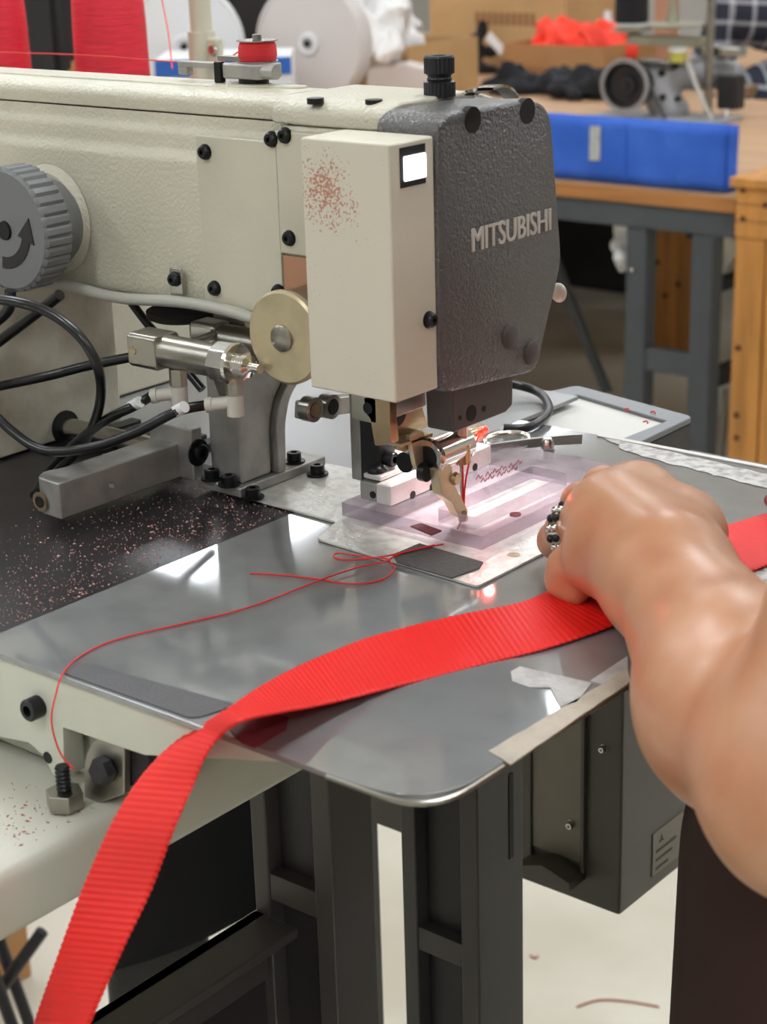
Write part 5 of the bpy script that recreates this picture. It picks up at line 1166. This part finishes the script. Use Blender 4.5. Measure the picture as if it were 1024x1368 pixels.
p = V(ondep(666, 55, db-0.24)); tag(B().bar(p+Vector((-0.03, -0.02, .02)), p+Vector((0.03, -0.02, -0.03)), 0.004, 0.03).out('white_tag', 'white_plastic'), 'white tag hanging on the black bag', 'tag')
pcl = V(onz(770, 128, ZB))
heap('black_cloth', (pcl.x, pcl.y, ZB+0.02), (0.5, 0.12, 0.03), 40, 0.045, 'black_fabric', 'black cloth lying on the bench before the red fabric box', 'cloth')
# wooden post and far items behind the stand
pf = V(onz(882, 95, ZB)); B_ = B().box((pf.x-0.03, pf.y, ZB+0.0005), (pf.x+0.03, pf.y+0.06, CEIL-0.001)).out('wooden_post', 'tan_wood', bev=0.004); tag(B_, 'tan wooden post rising behind the thread stand', 'post')
# green mat and wooden desk on the right
gmx = V(onz(972, 250, ZB+0.02))
# right wooden desk
rd0 = ony(983, 236, 2.45); dx = float(rd0[0]); dz = float(rd0[2])
WD = thing('wooden_desk', 'orange pine plank desk with thick posts at the right', 'desk', (dx+0.4, 2.7, FLOOR))
hz = float(ony(983, 318, 2.45)[2])
zs_ = [hz+(dz-0.02-hz)*k/3 for k in range(4)]
for k in range(3): B().box((dx, 2.45, zs_[k]+0.001), (dx+0.9, 2.475, zs_[k+1])).out('apron_plank', 'wood', WD, bev=0.003)
for k in range(5): B().box((dx-0.01, 2.44+k*0.17, dz-0.0195), (dx+0.92, 2.44+k*0.17+0.168, dz)).out('top_plank', 'wood', WD, bev=0.003)
for k in range(2): B().box((dx+0.002+k*0.068, 2.452, FLOOR), (dx+0.066+k*0.068, 2.50, hz)).out('post_board', 'wood', WD, bev=0.003)
B().box((dx+0.83, 2.452, FLOOR), (dx+0.9, 2.5, hz)).out('post_board', 'wood', WD, bev=0.003); B().box((dx+0.005, 3.2, FLOOR), (dx+0.07, 3.26, dz-0.02)).out('post_board', 'wood', WD); B().box((dx+0.83, 3.2, FLOOR), (dx+0.9, 3.26, dz-0.02)).out('post_board', 'wood', WD)
for u, v in ((992, 254), (992, 292), (1022, 274), (985, 465), (983, 555), (983, 585)):
    p = ony(u, v, 2.45); B().cyl((p[0], 2.4485, p[2]), (p[0], 2.4525, p[2]), 0.006, seg=10).out('nail_hole', 'knot', WD)
# green cutting mat table behind the desk
GT = thing('cutting_table', 'pale green topped cutting table behind the wooden desk', 'table', (-0.7, 3.7, FLOOR))
gx0 = BX1+0.015
B().box((gx0, 3.32, ZB-0.03), (gx0+1.3, 4.9, ZB-0.002)).out('top', 'green_mat', GT, bev=0.004)
for xx in (gx0+0.03, gx0+1.22):
    for yy in (3.35, 4.82): B().box((xx, yy, FLOOR), (xx+0.05, yy+0.05, ZB-0.03)).out('leg', 'bench_steel', GT)
# small clip and red tool on the green table
p = V(onz(1003, 212, ZB)); t_ = thing('desk_clamp', 'small grey clamp with a red handle on the green topped table', 'clamp', (p.x, 3.45, ZB))
B().box((gx0+0.12, 3.42, ZB-0.0015), (gx0+0.20, 3.48, ZB+0.07)).out('body', 'machine_grey', t_, bev=0.006); B().cyl((gx0+0.201, 3.44, ZB+0.05), (gx0+0.34, 3.44, ZB+0.045), 0.02).out('handle', 'cone_red', t_); B().cyl((gx0+0.06, 3.44, ZB+0.04), (gx0+0.119, 3.44, ZB+0.04), 0.012).out('jaw', 'white_plastic', t_)

# person in a plaid shirt behind the bench
pp = V(ondep(1010, 20, 5.2)); Pz = pp.z
PL = thing('person', 'person in a black and white plaid shirt standing behind the old grey machine', 'person', (ony(1015, 60, 4.5)[0]+0.16, 4.5, FLOOR))
pxx, pyy = pp.x+0.16, pp.y+0.55
pyy = 4.5
PD = -0.33
pq = ony(1015, 60, pyy); pxx = float(pq[0])+0.16
def pcone(a, b, ra, rb, k=0.02): cone((a[0], a[1], max(FLOOR+0.08, a[2]+PD)), (b[0], b[1], max(FLOOR+0.08, b[2]+PD)), ra, rb, k)
prims = []
pcone((pxx-0.12, pyy, -0.05), (pxx+0.12, pyy, -0.05), 0.14, 0.14, 0.05); pcone((pxx-0.13, pyy, 0.25), (pxx+0.13, pyy, 0.25), 0.13, 0.13, 0.05); pcone((pxx-0.2, pyy, 0.36), (pxx+0.2, pyy, 0.36), 0.09, 0.09, 0.05)
pcone((pxx-0.22, pyy, 0.34), (pxx-0.30, pyy-0.05, 0.08), 0.075, 0.065, 0.03); pcone((pxx-0.30, pyy-0.05, 0.08), (pxx-0.22, pyy-0.28, 0.0), 0.062, 0.05, 0.03)
pcone((pxx+0.22, pyy, 0.34), (pxx+0.30, pyy-0.05, 0.08), 0.075, 0.065, 0.03); pcone((pxx+0.30, pyy-0.05, 0.08), (pxx+0.22, pyy-0.28, 0.0), 0.062, 0.05, 0.03)
link('shirt', sdf_mesh('plaid_shirt', prims, 0.02, 0.018), 'plaid', PL, smooth=0)
prims = []
pcone((pxx, pyy, 0.42), (pxx, pyy-0.01, 0.52), 0.055, 0.055, 0.02); pcone((pxx, pyy-0.01, 0.58), (pxx, pyy-0.01, 0.66), 0.075, 0.085, 0.02); pcone((pxx, pyy-0.09, 0.61), (pxx, pyy-0.1, 0.60), 0.013, 0.014, 0.01)
for sgn in (-1, 1): pcone((pxx+0.22*sgn, pyy-0.28, 0.0), (pxx+0.18*sgn, pyy-0.38, -0.02), 0.035, 0.028, 0.02)
link('body', sdf_mesh('plaid_body', prims, 0.02, 0.016), 'skin', PL, smooth=0)
prims = []
for sgn in (-1, 1): pcone((pxx+0.09*sgn, pyy, -0.12), (pxx+0.1*sgn, pyy, FLOOR+0.09), 0.11, 0.075, 0.03)
link('trousers', sdf_mesh('plaid_trousers', prims, 0.02, 0.02), 'black_fabric', PL, smooth=0)
prims = []; pcone((pxx, pyy+0.02, 0.68), (pxx, pyy+0.03, 0.62), 0.095, 0.09, 0.02)
link('hair', sdf_mesh('plaid_hair', prims, 0.02, 0.016), 'hair', PL, smooth=0)

# upper left background: shelf with rolls, white box with blue stripe, black panel
LS = thing('side_table', 'wooden side table carrying white reels behind the machine arm', 'table', (-1.8, 1.7, FLOOR))
sz = -0.055
B().box((-2.35, 1.25, sz-0.03), (-1.48, 1.86, sz)).out('top', 'wood_bench', LS)
for xx in (-2.32, -1.55):
    for yy in (1.28, 1.78): B().box((xx, yy, FLOOR), (xx+0.05, yy+0.05, sz-0.03)).out('leg', 'bench_steel', LS)
def roll(u, v, dd, rpx, th_, m, label, tilt=0.0):
    c = V(ondep(u, v, dd)); r_ = rpx*dd/FPX; c.z = sz+r_+0.0005
    ax = (V(CAM)-c); ax.z = 0; ax.normalize(); ax = (ax+Vector((ax.y, -ax.x, 0))*tilt).normalized()
    t_ = thing('reel', label, 'reel', c-Vector((0, 0, r_)))
    B().lathe(c-ax*th_, c, [(0, r_*0.2), (0, r_*0.97), (0.006, r_), (th_-0.006, r_), (th_, r_*0.95), (th_-0.003, r_*0.93), (th_-0.003, r_*0.2)], 48).out('roll', m, t_)
    B().lathe(c-ax*0.004, c+ax*0.002, [(0, r_*0.19), (0.005, r_*0.18), (0.005, r_*0.1), (0.0, r_*0.1)], 28).out('hub', 'white_plastic', t_)
    B().cyl(c+ax*0.0021, c+ax*0.004, r_*0.055).out('hub_hole', 'dark_hole', t_)
    return c, r_
roll(245, 52, 3.2, 82, 0.10, 'white_plastic', 'white reel standing behind the cream thread stand pole')
roll(374, 78, 3.42, 92, 0.05, 'boxdark', 'dark reel partly hidden between the two pale reels', 0.35)
roll(412, 88, 3.22, 80, 0.05, 'pale_plastic', 'pale pinkish white reel beside the dark reel', 0.5)
pbx = V(ondep(205, 80, 3.0)); pbr = V(ondep(388, 80, 3.0))
WX = thing('white_carton', 'white carton with a blue printed stripe behind the machine arm', 'box', ((pbx.x+pbr.x)/2, pbx.y, sz))
ddv = (pbr-pbx); ddv.z = 0; dn = ddv.normalized(); nn_ = Vector((-dn.y, dn.x, 0))
h2 = pbx.z-sz
B().obox((pbx+pbr)/2*1.0-Vector((0, 0, ((pbx+pbr)/2).z-sz-h2/2-.0005))+nn_*0.09, ddv/2, nn_*0.08, Vector((0, 0, h2/2))).out('body', 'white_plastic', WX, bev=0.004)
B().obox(Vector(((pbx.x+pbr.x)/2, (pbx.y+pbr.y)/2, pbx.z-0.016))+nn_*0.0085, ddv/2, nn_*0.001, Vector((0, 0, 0.014))).out('stripe', 'blue_print', WX)
B().obox(Vector(((pbx.x+pbr.x)/2, (pbx.y+pbr.y)/2, pbx.z-0.056))+nn_*0.0085, ddv/2, nn_*0.001, Vector((0, 0, 0.008))).out('stripe', 'blue_print', WX)
p0, p1 = V(ondep(30, 40, 4.15)), V(ondep(98, 40, 4.15)); pm_ = (p0+p1)/2
BP = thing('black_cabinet', 'black upright cabinet between the red thread cones', 'cabinet', (pm_.x, pm_.y, FLOOR))
B().box((p0.x-0.3, pm_.y, FLOOR), (p1.x, pm_.y+0.25, 0.4)).out('body', 'boxdark', BP, bev=0.004); B().box((p0.x-0.28, pm_.y-0.012, FLOOR+.05), (p1.x-.02, pm_.y-0.0005, 0.38)).out('door', 'boxdark', BP, bev=0.003)
p0, p1 = V(ondep(88, 60, 3.2)), V(ondep(104, 60, 3.2)); fx = p1.x-p0.x
FR = thing('picture_frame', 'small wooden framed board beside the tall red thread cone', 'frame', (p0.x, p0.y, sz))
B().box((p0.x, p0.y, sz+.0005), (p0.x+fx*0.6, p0.y+0.02, 0.02)).out('frame_side', 'wood_edge', FR); B().box((p0.x+fx*0.6, p0.y+0.004, sz+.0005), (p0.x+fx*0.6+0.12, p0.y+0.016, 0.015)).out('board', 'paper', FR); B().box((p0.x+fx*0.6, p0.y, 0.0155), (p0.x+fx*0.6+0.12, p0.y+0.02, 0.035)).out('frame_top', 'wood_edge', FR)

# thread scraps on the floor
for pts_, lb_ in (([(770, 1345), (800, 1336), (840, 1338), (880, 1345)], 'brownish red thread lying on the floor under the control box'), ([(708, 1276), (714, 1280), (718, 1277)], 'small red thread clump on the floor beside the stand leg')):
    tag(B().tube([onz(u, v, FLOOR+0.0015) for u, v in pts_], 0.0012, seg=6, sub=5).out('floor_thread', 'dust_red'), lb_, 'thread')
GROUPS = {'air_hose': 'black air hoses of the clamp carriage', 'thread_cone': 'thread cones', 'reel': 'reels on the side table', 'dark_filler_box': 'dark boxes added to darken the space under the bench',
          'cardboard_box': 'cardboard boxes on the workbench', 'sewing_thread': 'loose red threads on the plate', 'needle_thread': 'red threads at the needle', 'tape_patch': 'tape pieces on the plate', 'edge_tape': 'tape pieces on the plate', 'floor_thread': 'thread scraps on the floor'}
for o_ in list(bpy.data.objects):
    k_ = o_.name.split('.')[0]
    if o_.parent is None and k_ in GROUPS and 'group' not in o_: o_['group'] = GROUPS[k_]
